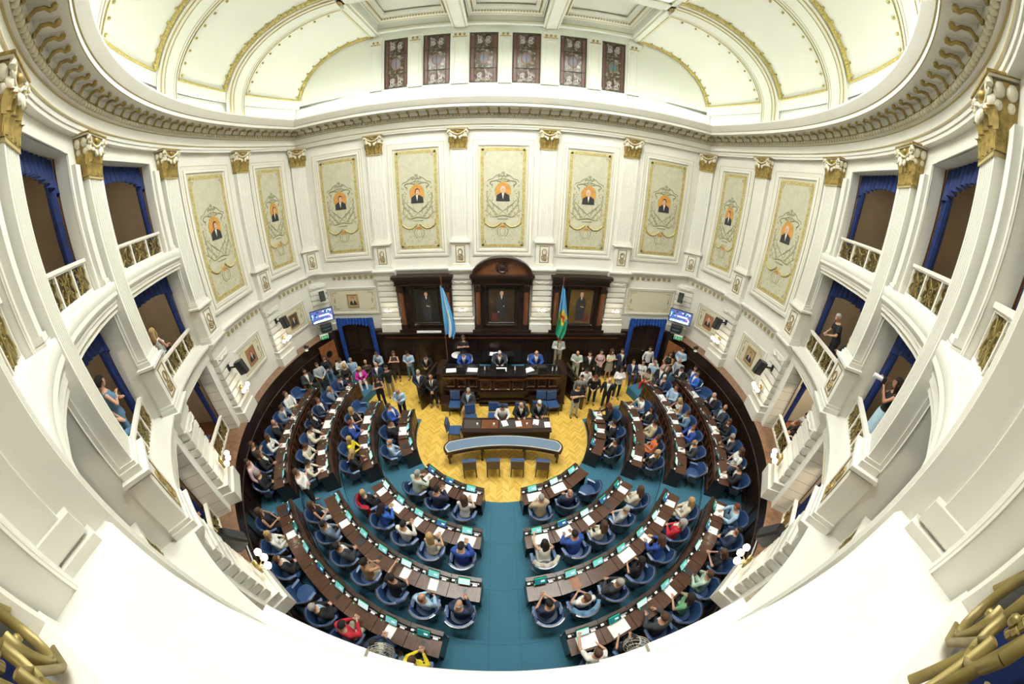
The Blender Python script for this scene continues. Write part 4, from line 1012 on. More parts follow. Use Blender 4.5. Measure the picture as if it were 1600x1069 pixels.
def mural(w, h, hair, turn, sk):
    parts = {}
    f = MB(); rect_frame(f, w + .62, h + .62, [(0, 0), (0, .04), (.05, .05, 1), (.065, .045), (.10, .03), (.17, .03, 1), (.185, .05), (.23, .06), (.27, .05, 1), (.285, .03), (.31, .01)])
    parts['frame'] = (f, [CREAM, GOLDL], 30)
    c = MB(); c.box((0, -.005, 0), (w, .01, h), 0)
    for s in (-1, 1):
        c.box((s * (w / 2 - .12), -.013, 0), (.12, .006, h - .2), 1); c.box((0, -.013, s * (h / 2 - .12)), (w - .2, .006, .12), 1)
        for q in (-1, 1):
            for k in range(3): c.tube([(s * (w / 2 - .2 - .05 * k), -.012, q * (h / 2 - .22)), (s * (w / 2 - .22), -.012, q * (h / 2 - .26 - .05 * k))], .008, 4, 2)
    parts['canvas'] = (c, MM, None)
    o = MB(); W = w / 1.89
    def T(pts, r=.012, m=2): o.tube([(x * W, -.014, z) for x, z in pts], r, 4, m)
    for s in (-1, 1):           # scrolled arms above the medallion
        T([(s * (.30 + .22 * cos(t)), .62 + .10 * sin(t)) for t in [k * .35 for k in range(-3, 9)]], .022)
        T([(s * .12, .98), (s * .3, .90), (s * .42, .78), (s * .58, .74), (s * .62, .66)], .016)
        T([(s * .05, .80), (s * .24, .74), (s * .2, .66)], .02)
        T([(s * (.62 + .03 * sin(k)), .30 - k * .10) for k in range(9)], .02, 7); T([(s * .55, .1), (s * .66, -.1), (s * .5, -.35)], .014)
        T([(s * .55, -.05), (s * .2, -.42), (s * .05, -.50)], .014); T([(s * .40, -.20), (-s * .12, -.62)], .012, 2)
        T([(s * (.1 + .08 * k), -.62 - .14 * sin(k * .55)) for k in range(9)], .016, 7)
        for k in range(7): o.ball((s * (.55 - .05 * k) * W, -.012, -.30 - .06 * k), (.05, .008, .05), 7 if k % 2 else 2, 6, 3)
        T([(s * (.06 + .68 * k / 9), -.98 - .20 * sin(pi * k / 9) ** .8) for k in range(10)], .045, 1)
        T([(s * .74, -.80), (s * .74, -1.05)], .03, 1)
        T([(s * (.22 * sin(k * pi / 8)), -1.36 - .24 * cos(k * pi / 8)) for k in range(1, 9)], .02, 7)
    for k in range(6): o.ball(((k - 2.5) * .07 * W, -.013, .88 + .03 * (k % 2)), (.045, .01, .06), 2, 6, 3)
    o.plate(ell(0, .72, .12 * W, .10, 10), -.012, -.004, 7); o.plate(ell(0, 1.02, .08 * W, .06, 10), -.012, -.004, 2)
    T([(x, -.74 + .05 * cos(x * 6)) for x in [(-.3 + .6 * k / 8) for k in range(9)]], .03, 7); T([(x, -.84) for x in (-.22, 0, .22)], .02, 2)
    o.plate(ell(0, -1.16, .13 * W, .10, 12), -.014, -.004, 3); o.plate(ell(0, -1.38, .14 * W, .20, 14), -.012, -.004, 7); o.plate(ell(0, -1.38, .10 * W, .15, 14), -.015, -.012, 0)
    random.seed(9)
    for k in range(90):
        x, z = random.uniform(.15, .66), random.uniform(-.78, .55)
        if x < .40 and z > -.2: continue
        for s in (-1, 1): o.ball((s * x * W, -.010, z), (random.uniform(.015, .035), .005, random.uniform(.02, .05)), random.choice((2, 7, 7, 1)), 5, 3)
    for k in range(30):
        x = random.uniform(-.5, .5); o.ball((x * W, -.010, random.uniform(-1.75, -1.15)), (.02, .004, .03), 7, 5, 3)
    parts['ornament'] = (o, MM, None)
    p = MB(); p.plate(ell(0, .28, .335 * W, .40, 28), -.016, -.004, 1); p.plate(ell(0, .28, .30 * W, .36, 28), -.020, -.016, 3)
    b = MB(); bust(b, .27, .92, hair, -.021, turn); b.v = [(x * W, y, z) for x, y, z in b.v]; p.join(b)
    parts['portrait'] = (p, MM, None)
    return parts
MUR = [('x', -6.98, 1.86, 8, 1, 'grey coated man turned right'), ('x', -3.50, 1.84, 8, 1, 'young dark haired man'), ('x', 0.0, 1.90, 9, 0, 'fair haired man facing forward'), ('x', 3.50, 1.84, 9, -1, 'white haired man'), ('x', 6.98, 1.86, 8, -1, 'dark haired man turned left'),
       ('a', 12.0, 1.30, 8, -1, ''), ('a', 168.0, 1.30, 8, 1, ''), ('a', -7.3, 1.84, 9, -1, ''), ('a', -172.7, 1.84, 8, 1, '')]
pl = ['left front corner bay', 'above the left dark painting niche', 'above the arched centre niche', 'above the right dark painting niche', 'beside the right front corner',
      'narrow, on the right curved wall next to the corner', 'narrow, on the left curved wall next to the corner', 'on the right curved wall by the boxes', 'on the left curved wall by the boxes']
for i, (k, v, w, hair, turn, _) in enumerate(MUR):
    if k == 'x': t = empty('mural_panel', (v, 3.525, 8.35))
    else: t = empty('mural_panel', pol(9.60 if w > 1.5 else 9.62, v, 8.35), rad(v - 90))
    tag(t, ('tall mural with oval portrait, ' + pl[i]), 'mural', 'tall mural panels round the hall')
    if w < 1.5: t.scale = (1, 1, 1)
    for nm, (mb, ms, sm_) in mural(w, 4.18, hair, turn, 0).items(): obj(nm, mb, ms, t, sm_)

# lower framed panels with small portraits
LP = [('x', -7.1, 2.35, 1.05, 1, 'over the left curtained door', 8), ('x', 7.1, 2.35, 1.05, 0, 'empty, over the right curtained door', 8), ('a', 10.6, 1.40, 1.0, 1, 'on the right curved wall behind the screen', 9), ('a', -7.6, 1.45, 1.0, 1, 'on the right curved wall next to the first box', 8),
      ('a', 169.4, 1.40, 1.0, 1, 'on the left curved wall behind the screen', 8), ('a', -172.4, 1.45, 1.0, 1, 'on the left curved wall next to the first box', 8)]
for i, (k, v, w, h, pic, txt, hair) in enumerate(LP):
    loc, rz = ((v, 3.525, 3.98), 0) if k == 'x' else (pol(9.66, v, 3.80), rad(v - 90))
    t = tag(empty('panel_frame', loc, rz), 'white moulded panel, ' + txt, 'wall panel', 'low moulded wall panels')
    f = MB(); rect_frame(f, w + .3, h + .3, [(0, 0), (0, .05), (.05, .06, 1), (.065, .05), (.12, .03), (.14, .03, 1), (.155, .01)]); obj('moulding', f, [CREAM, GOLDL], t, 30)
    c = MB(); c.box((0, -.004, 0), (w, .008, h), 0)
    for s in (-1, 1):
        for q in (-1, 1): c.tube([(s * (w / 2 - .1), -.01, q * (h / 2 - .3)), (s * (w / 2 - .12), -.01, q * (h / 2 - .12)), (s * (w / 2 - .35), -.01, q * (h / 2 - .1))], .02, 4, 1)
        c.ball((s * (w / 2 - .16), -.01, 0), (.05, .01, .14), 1, 6, 4)
    obj('panel_field', c, [mat('panel_field', (.62, .58, .44), .7), MSAGE], t)
    if pic:
        p = empty('portrait_painting', loc, rz); tag(p, 'small bust portrait, ' + txt.replace('empty, ', ''), 'painting', 'small portraits on the low panels')
        q = MB(); rect_frame(q, .56, .66, [(0, .0), (0, .05), (.03, .06), (.04, .03)]); obj('frame', q, [mat('thin_gold_frame', (.35, .24, .08), .4, .3)], p)
        q = MB(); q.box((0, -.02, 0), (.5, .02, .6), 0); B = MB(); bust(B, .04, .62, hair, -.033); q.join(B); ms = list(MM); ms[0] = mat('portrait_ground%d' % (i % 3), [(.45, .33, .18), (.10, .07, .05), (.40, .16, .10)][i % 3], .6)
        obj('canvas', q, ms, p)

# dark wood niches with full length paintings
def aedicule(xc, w, arched, nm, paint):
    t = tag(empty('painting_niche', (xc, 3.40, 2.45)), nm, 'niche', 'dark wooden painting niches')
    H = 2.62
    b = MB(); b.box((0, .03, H / 2), (w, .16, H), 0)
    b.box((0, -.14, H + .05), (w + .30, .5, .12), 0); b.box((0, -.10, H - .06), (w + .2, .4, .10), 0); b.box((0, -.07, H - .20), (w + .12, .32, .18), 0); b.box((0, -.1, H - .31), (w + .16, .36, .03), 2)
    b.box((0, -.08, .06), (w + .22, .34, .12), 0)
    if arched:
        R0 = w * .47; pts = [(R0 * cos(pi * k / 20), H + .1 + .68 * sin(pi * k / 20)) for k in range(21)]
        b.plate(pts, -.16, .0, 1); outer = [(1.12 * x, H + .1 + (z - H - .1) * 1.15) for x, z in pts]
        for k in range(20): b.plate([pts[k], outer[k], outer[k + 1], pts[k + 1]], -.30, .0, 0)
    obj('niche_body', b, [DWOOD, MWOOD, mat('dark_highlight_wood', (.05, .022, .014), .25)], t, 40)
    for s in (-1, 1):
        c = MB(); x = s * (w / 2 - .16)
        c.box((x, -.12, .25), (.30, .22, .26), 0); c.box((x, -.12, 1.16), (.20, .16, 1.6), 1); c.lathe([(.09, .38), (.085, 1.2), (.075, 1.95)], 10, 1, (x, -.17)); c.box((x, -.13, 2.06), (.30, .24, .14), 0); c.box((x, -.13, 2.24), (.24, .2, .22), 0)
        for q in (-.06, .06): c.ball((x + q, -.26, 2.22), (.035, .03, .07), 0, 6, 4)
        obj('column', c, [DWOOD, mat('column_wood', (.16, .06, .025), .3, coat=.3)], t, 40)
    if arched:
        c = MB(); c.tube([(.20 * cos(k * pi / 8), -.19, H + .42 + .20 * sin(k * pi / 8)) for k in range(16)], .035, 5, 0, True); c.ball((0, -.19, H + .42), (.12, .04, .13), 0, 10, 6)
        for k in range(12): c.ball((.25 * cos(k * pi / 6), -.18, H + .42 + .25 * sin(k * pi / 6)), (.04, .03, .04), 0, 5, 3)
        obj('crest', c, [mat('crest_wood', (.035, .02, .018), .3)], t, 50)
    rel = 1.30
    p = tag(empty('oil_painting', (xc + paint[0], 3.36, 2.45 + 1.26)), paint[1], 'painting', 'full length portraits in the dark niches')
    pw, ph = paint[2], 1.62
    f = MB(); rect_frame(f, pw + .36, ph + .36, [(0, 0), (0, .06), (.06, .09), (.08, .06), (.13, .05), (.15, .07), (.18, .03)]); obj('frame', f, [mat('dark_picture_frame', (.022, .014, .011), .25, coat=.4)], p, 30)
    c = MB(); c.box((0, -.03, 0), (pw, .02, ph), 0)
    y = -.042
    c.plate([(-.20, -.70), (.17, -.70), (.20, -.1), (.24, .12), (.16, .38), (.05, .46), (-.07, .46), (-.18, .38), (-.25, .10), (-.22, -.1)], y - .004, y, 5)
    c.plate(ell(0, .56, .075, .105, 12), y - .008, y - .002, 4); c.plate(ell(.0, .62, .08, .07, 10), y - .006, y - .001, paint[3]); c.plate([(0, .30), (.04, .45), (-.04, .45)], y - .008, y - .004, 6)
    c.plate(ell(.10, -.02, .04, .03, 8), y - .008, y - .004, 4); c.plate(ell(-.14 if xc == 0 else .02, -.30 if xc == 0 else .0, .045, .03, 8), y - .008, y - .004, 4)
    if xc >= 0: c.plate([(-.45 if xc == 0 else .16, -.75), (-.1 if xc == 0 else .42, -.75), (-.12 if xc == 0 else .42, -.36), (-.42 if xc == 0 else .18, -.36)], y - .002, y + .001, 10)
    ms = list(MM) + [mat('painted_red_chair', (.12, .03, .02), .6)]; ms[0] = paint[4]
    obj('canvas', c, ms, p)
aedicule(-3.48, 2.45, False, 'dark carved wood niche left of the centre, behind the striped flag', (.08, 'dim full length portrait of a man in black, left niche', 1.10, 8, mat('canvas_black_green', (.022, .022, .016), .35)))
aedicule(0, 2.45, True, 'dark carved wood niche with arched top and crest, in the centre', (-.02, 'large full length portrait of a standing man, arched centre niche', 1.15, 9, mat('canvas_umber', (.065, .040, .022), .35, noise=.5, scale=1.5)))
aedicule(3.48, 2.45, False, 'dark carved wood niche right of the centre, behind the green tailed flag', (.10, 'full length portrait of a man on golden ground, right niche', 1.05, 9, mat('canvas_ochre', (.17, .105, .03), .4, noise=.4, scale=1.5)))
o = MB(); o.box((0, 0, 0), (1.15, .06, .09)); tag(obj('strip_light', o, [PAPER], loc=(-3.35, 3.0, 2.56)), 'white strip light lying under the left niche painting', 'light')

# ---- balustrades with gilt ironwork
def iron_panel(w, h, bar=.009, n=5):
    mb = MB(); y = 0
    def C(x, z, r, a0, a1, sc=1.0, k=14, rr=None):
        return [(x + (r * (1 - .55 * q / k) if rr else r) * cos(a0 + (a1 - a0) * q / k) * sc, 0, z + (r * (1 - .55 * q / k) if rr else r) * sin(a0 + (a1 - a0) * q / k)) for q in range(k + 1)]
    def S(pts, r=bar): mb.tube(pts, r, n, 0, flat=2.2, up=(0, 1, 0))
    S(C(0, 0, min(w, h) * .20, 0, 2 * pi, 1), bar)
    for sx in (-1, 1):
        S(C(sx * w * .25, 0, h * .40, pi * .5, pi * 1.5 if sx > 0 else -pi * .5, .42))
        for sz in (-1, 1):
            S(C(sx * w * .27, sz * h * .24, w * .17, -sz * pi * .5, sz * pi * 1.3, 1 if sx > 0 else -1, 16, True))
            S([(0, 0, sz * h * .1), (sx * w * .10, 0, sz * h * .26), (sx * w * .22, 0, sz * h * .44), (sx * w * .36, 0, sz * h * .47)])
            mb.ball((sx * w * .27, 0, sz * h * .24), bar * 1.9, 0, 6, 4)
        S([(sx * w * .5, 0, -h * .30), (sx * w * .36, 0, 0), (sx * w * .5, 0, h * .30)])
    for a in range(8): mb.ball((bar * 3 * cos(a * pi / 4), 0, bar * 3 * sin(a * pi / 4)), bar * 1.6, 0, 6, 3)
    mb.ball((0, -.01, 0), bar * 2.2, 0, 6, 4)
    S([(0, 0, -h / 2), (0, 0, -h * .18)]); S([(0, 0, h / 2), (0, 0, h * .18)])
    return mb
def balustrade_set(w, h, panels, thick=.0075, n=5):
    pw = (w - .05 * (panels + 1)) / panels
    r = MB(); r.box((0, 0, h - .03), (w + .02, .11, .06), 0); r.box((0, 0, h - .075), (w, .06, .03), 0); r.box((0, 0, .03), (w, .06, .06), 0)
    for i in range(panels + 1): r.box((-w / 2 + .025 + i * (pw + .05), 0, h / 2), (.05, .05, h - .06), 0)
    R_ = r.mesh('rail_frame', [TRIMW]); I_ = iron_panel(pw, h - .14, thick, n).mesh('ironwork', [IRON], 50)
    return R_, I_, pw, panels, w, h
BSETS = {'top': balustrade_set(2.28, .60, 3), 'mid': balustrade_set(3.0, .62, 5), 'low': balustrade_set(2.18, .64, 3), 'cam': balustrade_set(1.96, .58, 3, .0055, 8)}
TN = {'top': 'upper', 'mid': 'middle', 'low': 'lowest'}
BN = ['nearest the murals', 'second from the murals', 'third from the murals', 'next to the near box']
def bay_name(c):
    if abs(c + 90) < 1: return 'near', 'directly in front of the viewer'
    s = 'right' if c > -90 else 'left'
    a = c if c > -90 else -180 - c
    return s, BN[int(round((-28.8 - a) / 21.2))]
for c, hb, ho in BAYS:
    s, pos = bay_name(c)
    for tn, z0, z1, zf, zc in TIERS:
        if abs(c + 90) < 1 and tn != 'top': continue
        if tn == 'low' and abs(c + 90) < 30: continue
        R_, I_, pw, pn, w, h = BSETS['cam' if abs(c + 90) < 1 else tn]
        Rb = {'top': 9.78, 'mid': 9.97, 'low': 10.06}[tn]
        t = empty('balustrade', pol(Rb, c, {'top': 8.42, 'mid': 5.455, 'low': 2.43}[tn]), rad(c - 90))
        tag(t, 'white railing with gilt scrollwork, %s tier, %s side, box %s' % (TN[tn], s, pos) if s != 'near' else 'white railing with large gilt scrollwork directly below the viewer', 'railing', 'gilt box railings')
        inst('rail_frame', R_, t)
        for i in range(pn): inst('ironwork', I_, t, (-w / 2 + .05 + pw / 2 + i * (pw + .05), 0, (h - .03) / 2))
# ---- curtains of the boxes
def valance(w, drop, dmid):
    mb = MB(); n = 72; rows = []
    for q, zf in enumerate((0, .4, 1.0)):
        r = []
        for i in range(n + 1):
            u = -1 + 2 * i / n; d = dmid + (drop - dmid) * abs(u) ** 2.2 + .02 * abs(sin(u * 17))
            r.append((u * w / 2, .05 * sin(i * 1.05) * (.35 + zf) - .03 * zf, -d * zf))
        rows.append(r)
    for q in range(2):
        for i in range(n): pass
    vs = [p for r in rows for p in r] ; b = n + 1
    fs = [(q * b + i, q * b + i + 1, (q + 1) * b + i + 1, (q + 1) * b + i) for q in range(2) for i in range(n)]
    mb.add(vs, fs, 0)
    mb.add([(x, y + .035, z) for x, y, z in vs], [f[::-1] for f in fs], 0)
    return mb
def drape(h, w0=.30, w1=.13, s=1, tie=.28):
    mb = MB(); rings = []; n = 20
    for k in range(11):
        t = k / 10; z = -h * t
        wd = w0 + (w1 - w0) * min(1, t / (1 - tie)) ** .8 if t < 1 - tie else w1 + .5 * (t - 1 + tie) * .35
        off = s * (w0 - wd) * .55
        rings.append([(off + wd / 2 * cos(2 * pi * i / n) * (1 + .10 * sin(i * 2.5)), .07 * sin(2 * pi * i / n) * (1 + .35 * cos(i * 2.5)), z) for i in range(n)])
    mb.loft(rings, 0)
    return mb
CV = {}
for tn, z0, z1, zf, zc in TIERS:
    h = z1 - z0
    CV[tn] = (valance({'top': 2.34, 'mid': 3.04, 'low': 2.16}[tn], .62, .34).mesh('valance', [VELVET], 60, fix=False), [drape(h - .15, s=s).mesh('drape', [VELVET], 60) for s in (-1, 1)])
for c, hb, ho in BAYS:
    s, pos = bay_name(c)
    for tn, z0, z1, zf, zc in TIERS:
        if abs(c + 90) < 1: continue
        Rb = {'top': 9.97, 'mid': 10.12, 'low': 10.25}[tn]
        t = tag(empty('curtain', pol(Rb, c, z1 - .01), rad(c - 90)), 'royal blue velvet curtain with scalloped valance, %s tier, %s side, box %s' % (TN[tn], s, pos), 'curtain', 'blue velvet box curtains')
        inst('valance', CV[tn][0], t)
        for k, sg in enumerate((-1, 1)):
            # drapes hang against both jambs
            inst('drape', CV[tn][1][k], t, (sg * {'top': 1.02, 'mid': 1.36, 'low': .94}[tn], .05, -.02))
for k in (-1, 1):
    t = tag(empty('curtain', pol(9.98, -90 + k * 5.75, 10.7), rad(-180 + k * 5.75)), 'dark blue curtain hanging at the %s edge of the near box' % SIDE[k], 'curtain', 'curtains of the near box')
    obj('drape', drape(2.25, .30, .16, k, .2), [VELVET], t, 60)
# ---- wall lamps on the piers
LAMPG = mat('lamp_glass', (1, .86, .66), .4, emit=EM_LAMP)
def lamp():
    a = MB(); a.box((0, -.02, 0), (.14, .04, .30), 0)
    for k in (-1, 0, 1): a.tube([(0, -.03, -.05), (k * .12, -.14, -.10), (k * .2, -.20 - .04 * (k == 0), .0)], .012, 5)
    a.ball((0, -.05, .12), (.05, .04, .09)); g = []
    for k in (-1, 0, 1):
        m = MB(); m.lathe([(.02, 0), (.055, .02), (.075, .07), (.06, .12), (.03, .135)], 10, 0, (k * .2, -.20 - .04 * (k == 0))); g.append(m.mesh('lamp_shade', [LAMPG], 60))
    return a.mesh('lamp_arm', [IRON], 50), g
LA, LG = lamp()
ls = [(a, 9.18) for a in (PA[1], PA[2], PA[3], PA[4], -180 - PA[1], -180 - PA[2], -180 - PA[3], -180 - PA[4])]
LN = ['right side, beside the far murals', 'right side, next to the first box', 'right side, between first and second box', 'right side, between second and third box', 'left side, beside the far murals', 'left side, next to the first box', 'left side, between first and second box', 'left side, between second and third box', 'right, nearest pier', 'left, nearest pier']
for (a, R), nm in zip(ls, LN):
    t = tag(empty('wall_lamp', pol(9.34, a, 3.45), rad(a - 90)), 'glowing three globe wall lamp, ' + nm, 'lamp', 'glowing lamps on the piers')
    inst('lamp_arm', LA, t, (0, .02, 0)); [inst('lamp_shade', g, t) for g in LG]
for x, nm in ((-1.76, 'left of the arched niche'), (1.76, 'right of the arched niche'), (-5.21, 'left of the left niche'), (5.21, 'right of the right niche')):
    t = tag(empty('wall_lamp', (x, 3.20, 3.55)), 'glowing three globe wall lamp on the front pier ' + nm, 'lamp', 'glowing lamps on the piers'); t.scale = (.6, .6, .6)
    inst('lamp_arm', LA, t, (0, .02, 0)); [inst('lamp_shade', g, t) for g in LG]
# ---- loudspeakers
sb = MB(); rings = [[(x * w_, y, z) for x, y in ((-.13, -.13), (-.09, -.17), (.09, -.17), (.13, -.13), (.10, .12), (-.10, .12))] for z, w_ in ((-.24, .92), (-.22, 1), (.22, 1), (.24, .92))]
sb.loft(rings); SB = sb.mesh('cabinet', [BLACK], 30)
sg_ = MB(); sg_.box((0, -.172, 0), (.19, .01, .40)); SG = sg_.mesh('grille', [mat('speaker_grille', (.03, .032, .035), .6)])
br = MB(); br.box((0, .30, .05), (.06, .34, .04)); br.box((0, .46, .05), (.12, .03, .22)); br.tube([(0, .12, .05), (.0, .2, .10), (0, .3, .05)], .02, 6); BR = br.mesh('bracket', [BLACK])
def speaker(loc, rz, label, sc=1.0, grey=False, tilt=-.25):
    t = tag(empty('loudspeaker', loc, rz), label, 'loudspeaker', 'loudspeakers on wall brackets'); t.scale = (sc,) * 3
    for nm, me in (('cabinet', SB), ('grille', SG)): o = inst(nm, me, t); o.rotation_euler = (tilt, 0, 0)
    inst('bracket', BR, t)
for a, nm in ((PA[1], 'right wall, above the lamp beside the murals'), (PA[2], 'right wall, above the lamp next to the first box'), (-180 - PA[1], 'left wall, above the lamp beside the murals'), (-180 - PA[2], 'left wall, above the lamp next to the first box')):
    speaker(pol(8.98, a, 4.30), rad(a - 90), 'black loudspeaker on a bracket, ' + nm)
for s in (-1, 1):
    speaker(Vector((s * 8.45, 3.00, 4.45)), -s * rad(40), 'black loudspeaker above the %s corner television screen' % SIDE[s])
    a = atan2(-8.05, s * 5.15); speaker(Vector((s * 5.05, -7.95, 3.9)), a - pi / 2, 'large grey loudspeaker on a long bracket low on the %s side near the viewer' % SIDE[s], 1.15, True, -.5)
    t = tag(empty('television', (s * 8.50, 2.72, 3.58), -s * rad(38)), 'flat television showing the session in the %s front corner' % SIDE[s], 'television', 'corner television screens')
    q = MB(); q.box((0, 0, 0), (1.12, .05, .66)); q.box((0, .15, 0), (.12, .3, .12)); obj('casing', q, [BLACK], t)
    q = MB(); q.box((0, -.028, 0), (1.06, .006, .60), 0)
    random.seed(3)
    for k in range(26):
        x, z = random.uniform(-.5, .46), random.uniform(-.27, .25); q.plate(ell(x, z, random.uniform(.02, .07), random.uniform(.02, .06), 8), -.034, -.031, random.randint(1, 5))
    q.box((.0, -.033, -.235), (.9, .002, .10), 2); q.box((.1, -.033, .02), (.5, .002, .07), 3)
    obj('screen', q, [mat('screen_%d' % i, col, .4, emit=e) for i, (col, e) in enumerate((((.06, .09, .25), 1.6), ((.35, .10, .35), 1.6), ((.55, .75, .85), 1.8), ((.85, .80, .82), 1.8), ((.03, .03, .05), .6), ((.10, .45, .70), 1.8)))], t)
    q = MB(); rings = [[(x * .30, y * .19, z) for x, y in ((-1, 1), (-.9, -.6), (-.5, -1), (.5, -1), (.9, -.6), (1, 1))] for z in (-.15, .15)]; q.loft(rings); q.box((0, -.19, .02), (.4, .02, .03), 1)
    tag(obj('ceiling_projector' if 0 else 'wall_cabinet', q, [mat('dark_teal_plastic', (.02, .035, .045), .4), GREYM], loc=(s * 8.55, 2.88, 2.85), rz=-s * rad(38)), 'dark rounded equipment box under the %s corner television' % SIDE[s], 'equipment box')
    t = tag(empty('exit_sign', (s * 8.62, 2.62, 2.52), -s * rad(38)), 'small green and white exit sign under the %s equipment box' % SIDE[s], 'sign', 'green exit signs')
    q = MB(); q.box((0, 0, 0), (.42, .04, .26)); obj('sign_box', q, [PAPER], t); q = MB(); q.box((0, -.022, -.03), (.38, .006, .17), 0); q.box((.05, -.027, -.03), (.16, .004, .03), 1); q.box((-.1, -.027, -.03), (.05, .004, .10), 1)
    obj('sign_face', q, [mat('exit_green', (.01, .30, .10), .4, emit=.5), PAPER], t)
    # door in the panelled corner with a round window
    a = 19.0 if s > 0 else 161.0
    t = empty('door_%d' % (3 + (s > 0)), (s * 8.55, YB + 3.0, 0), -s * rad(66), kind='structure')
    q = MB(); q.box((0, 0, 1.1), (.95, .06, 2.15)); obj('door_leaf', q, [wood('orange_door', (.22, .075, .025), (.32, .13, .05), .35)], t)
    q = MB(); q.lathe([(.17, 0), (.17, .05)], 20); q.v = [(x, -.06 + z, y + 1.62) for x, y, z in q.v]; obj('round_window', q, [BLACK], t)
    # curtained doors in the front wall
    t = empty('door_%d' % (1 + (s > 0)), (s * 7.08, 3.27, 0), 0, kind='structure')
    q = MB(); q.box((0, 0, 1.55), (1.9, .05, 3.1), 0); q.box((0, -.03, 1.6), (.03, .03, 3.1), 1); 
    for k in (-1, 1): rect_frame(q, .62, 1.2, [(0, 0), (0, .02), (.04, .02), (.05, 0)], Matrix.Translation((k * .36, -.026, 2.1))); rect_frame(q, .62, .9, [(0, 0), (0, .02), (.04, .02), (.05, 0)], Matrix.Translation((k * .36, -.026, .8)))
    obj('door_leaves', q, [DWOOD, BLACK], t)
    q = MB(); q.ball((.06, -.07, 1.45), .035, 0, 8, 5); obj('door_handle', q, [CHROME], t)
    t = tag(empty('curtain', (s * 7.08, 3.14, 3.22)), 'royal blue curtain framing the %s front door' % SIDE[s], 'curtain', 'blue door curtains')
    DV = mat('bright_blue_velvet', (.008, .065, .34), .75, noise=.4, scale=5); obj('valance', valance(1.98, .50, .28), [DV], t, 60); 
    for k in (-1, 1): obj('drape', drape(3.1, .26, .20, k, .1), [DV], t, 60, (k * .86, .02, 0))
    # camera on the ledge
    t = tag(empty('video_camera', (s * 8.95, YB + 1.9, 2.44), rad(-90 * s)), 'small remote video camera standing on the %s ledge' % SIDE[s], 'camera', 'remote cameras on the ledge')
    q = MB(); q.lathe([(.09, 0), (.09, .03), (.05, .05), (.05, .12)], 10); obj('base', q, [PAPER], t, 40)
    q = MB(); q.ball((0, 0, .2), (.09, .11, .09)); q.tube([(0, -.08, .2), (0, -.15, .2)], .05, 8); obj('head', q, [BLACK], t, 40)
# ---- flags on tall poles
def flag(x, y, z0, label, cols, sun):
    t = tag(empty('flag_on_pole', (x, y, .763)), label, 'flag', 'flags beside the dais')
    p = MB(); p.lathe([(.20, .0), (.20, .05), (.05, .09), (.022, .12), (.022, 4.40), (.035, 4.45), (.0, 4.72)], 10, 0, cap=False); obj('flag_pole', p, [wood('pole_wood', (.16, .05, .03), (.22, .08, .04), .3)], t, 40)
    q = MB(); n = 26; K = len(cols); rings = []
    vs = []; fs = []; ms = []
    for k in range(17):
        u = k / 16; z = 4.22 - 2.25 * u; wd = .06 + .40 * min(1, u * 1.5) ** .8 * (1 if u < .86 else 1 - (u - .86) * 2.5)
        for i in range(n + 1):
            v = i / n; vs.append((-.05 + v * wd * (1 if x < 0 else 1) - (.0 if x < 0 else .26 * u) + .10 * u, -.07 - .09 * sin(v * 11 + k * .15) * (.3 + u), z - .22 * v * u - (0.1 * v if k == 0 else 0)))
    for k in range(16):
        for i in range(n):
            fs.append((k * (n + 1) + i, k * (n + 1) + i + 1, (k + 1) * (n + 1) + i + 1, (k + 1) * (n + 1) + i)); ms.append(cols[min(K - 1, int((i + .5) / n * K))] if not callable(cols) else 0)
    o = len(q.v); q.v += vs; q.f += fs; q.m += ms
    fm = [mat('flag_sky_blue', (.12, .42, .75), .7), mat('flag_white', (.80, .82, .85), .7), mat('flag_green', (.03, .36, .20), .7), mat('flag_blue', (.05, .25, .60), .7), mat('flag_yellow', (.80, .60, .05), .7), mat('flag_red', (.50, .03, .02), .7)]
    if sun:
        for idx, f in enumerate(q.f):
            k = idx // n; i = idx % n; v = (i + .5) / n; u = (k + .5) / 16
            d = abs(v - .55) / .45 + abs(u - .60) / .17
            if d < .45: q.m[idx] = 5
            elif d < 1: q.m[idx] = 4
            elif (u - .55) > .25 * (v - .3): q.m[idx] = 2
            else: q.m[idx] = 0
    else:
        for idx, f in enumerate(q.f):
            k = idx // n; i = idx % n
            if 8 <= k <= 9 and 11 <= i <= 14: q.m[idx] = 4
    obj('flag_cloth', q, fm, t, 180)
flag(-2.50, 2.50, 0, 'sky blue and white striped flag with small sun, on tall pole left of the dais', [0, 1, 0], False)
flag(2.52, 2.50, 0, 'blue, green and yellow flag with red centre, on tall pole right of the dais', [0, 0], True)
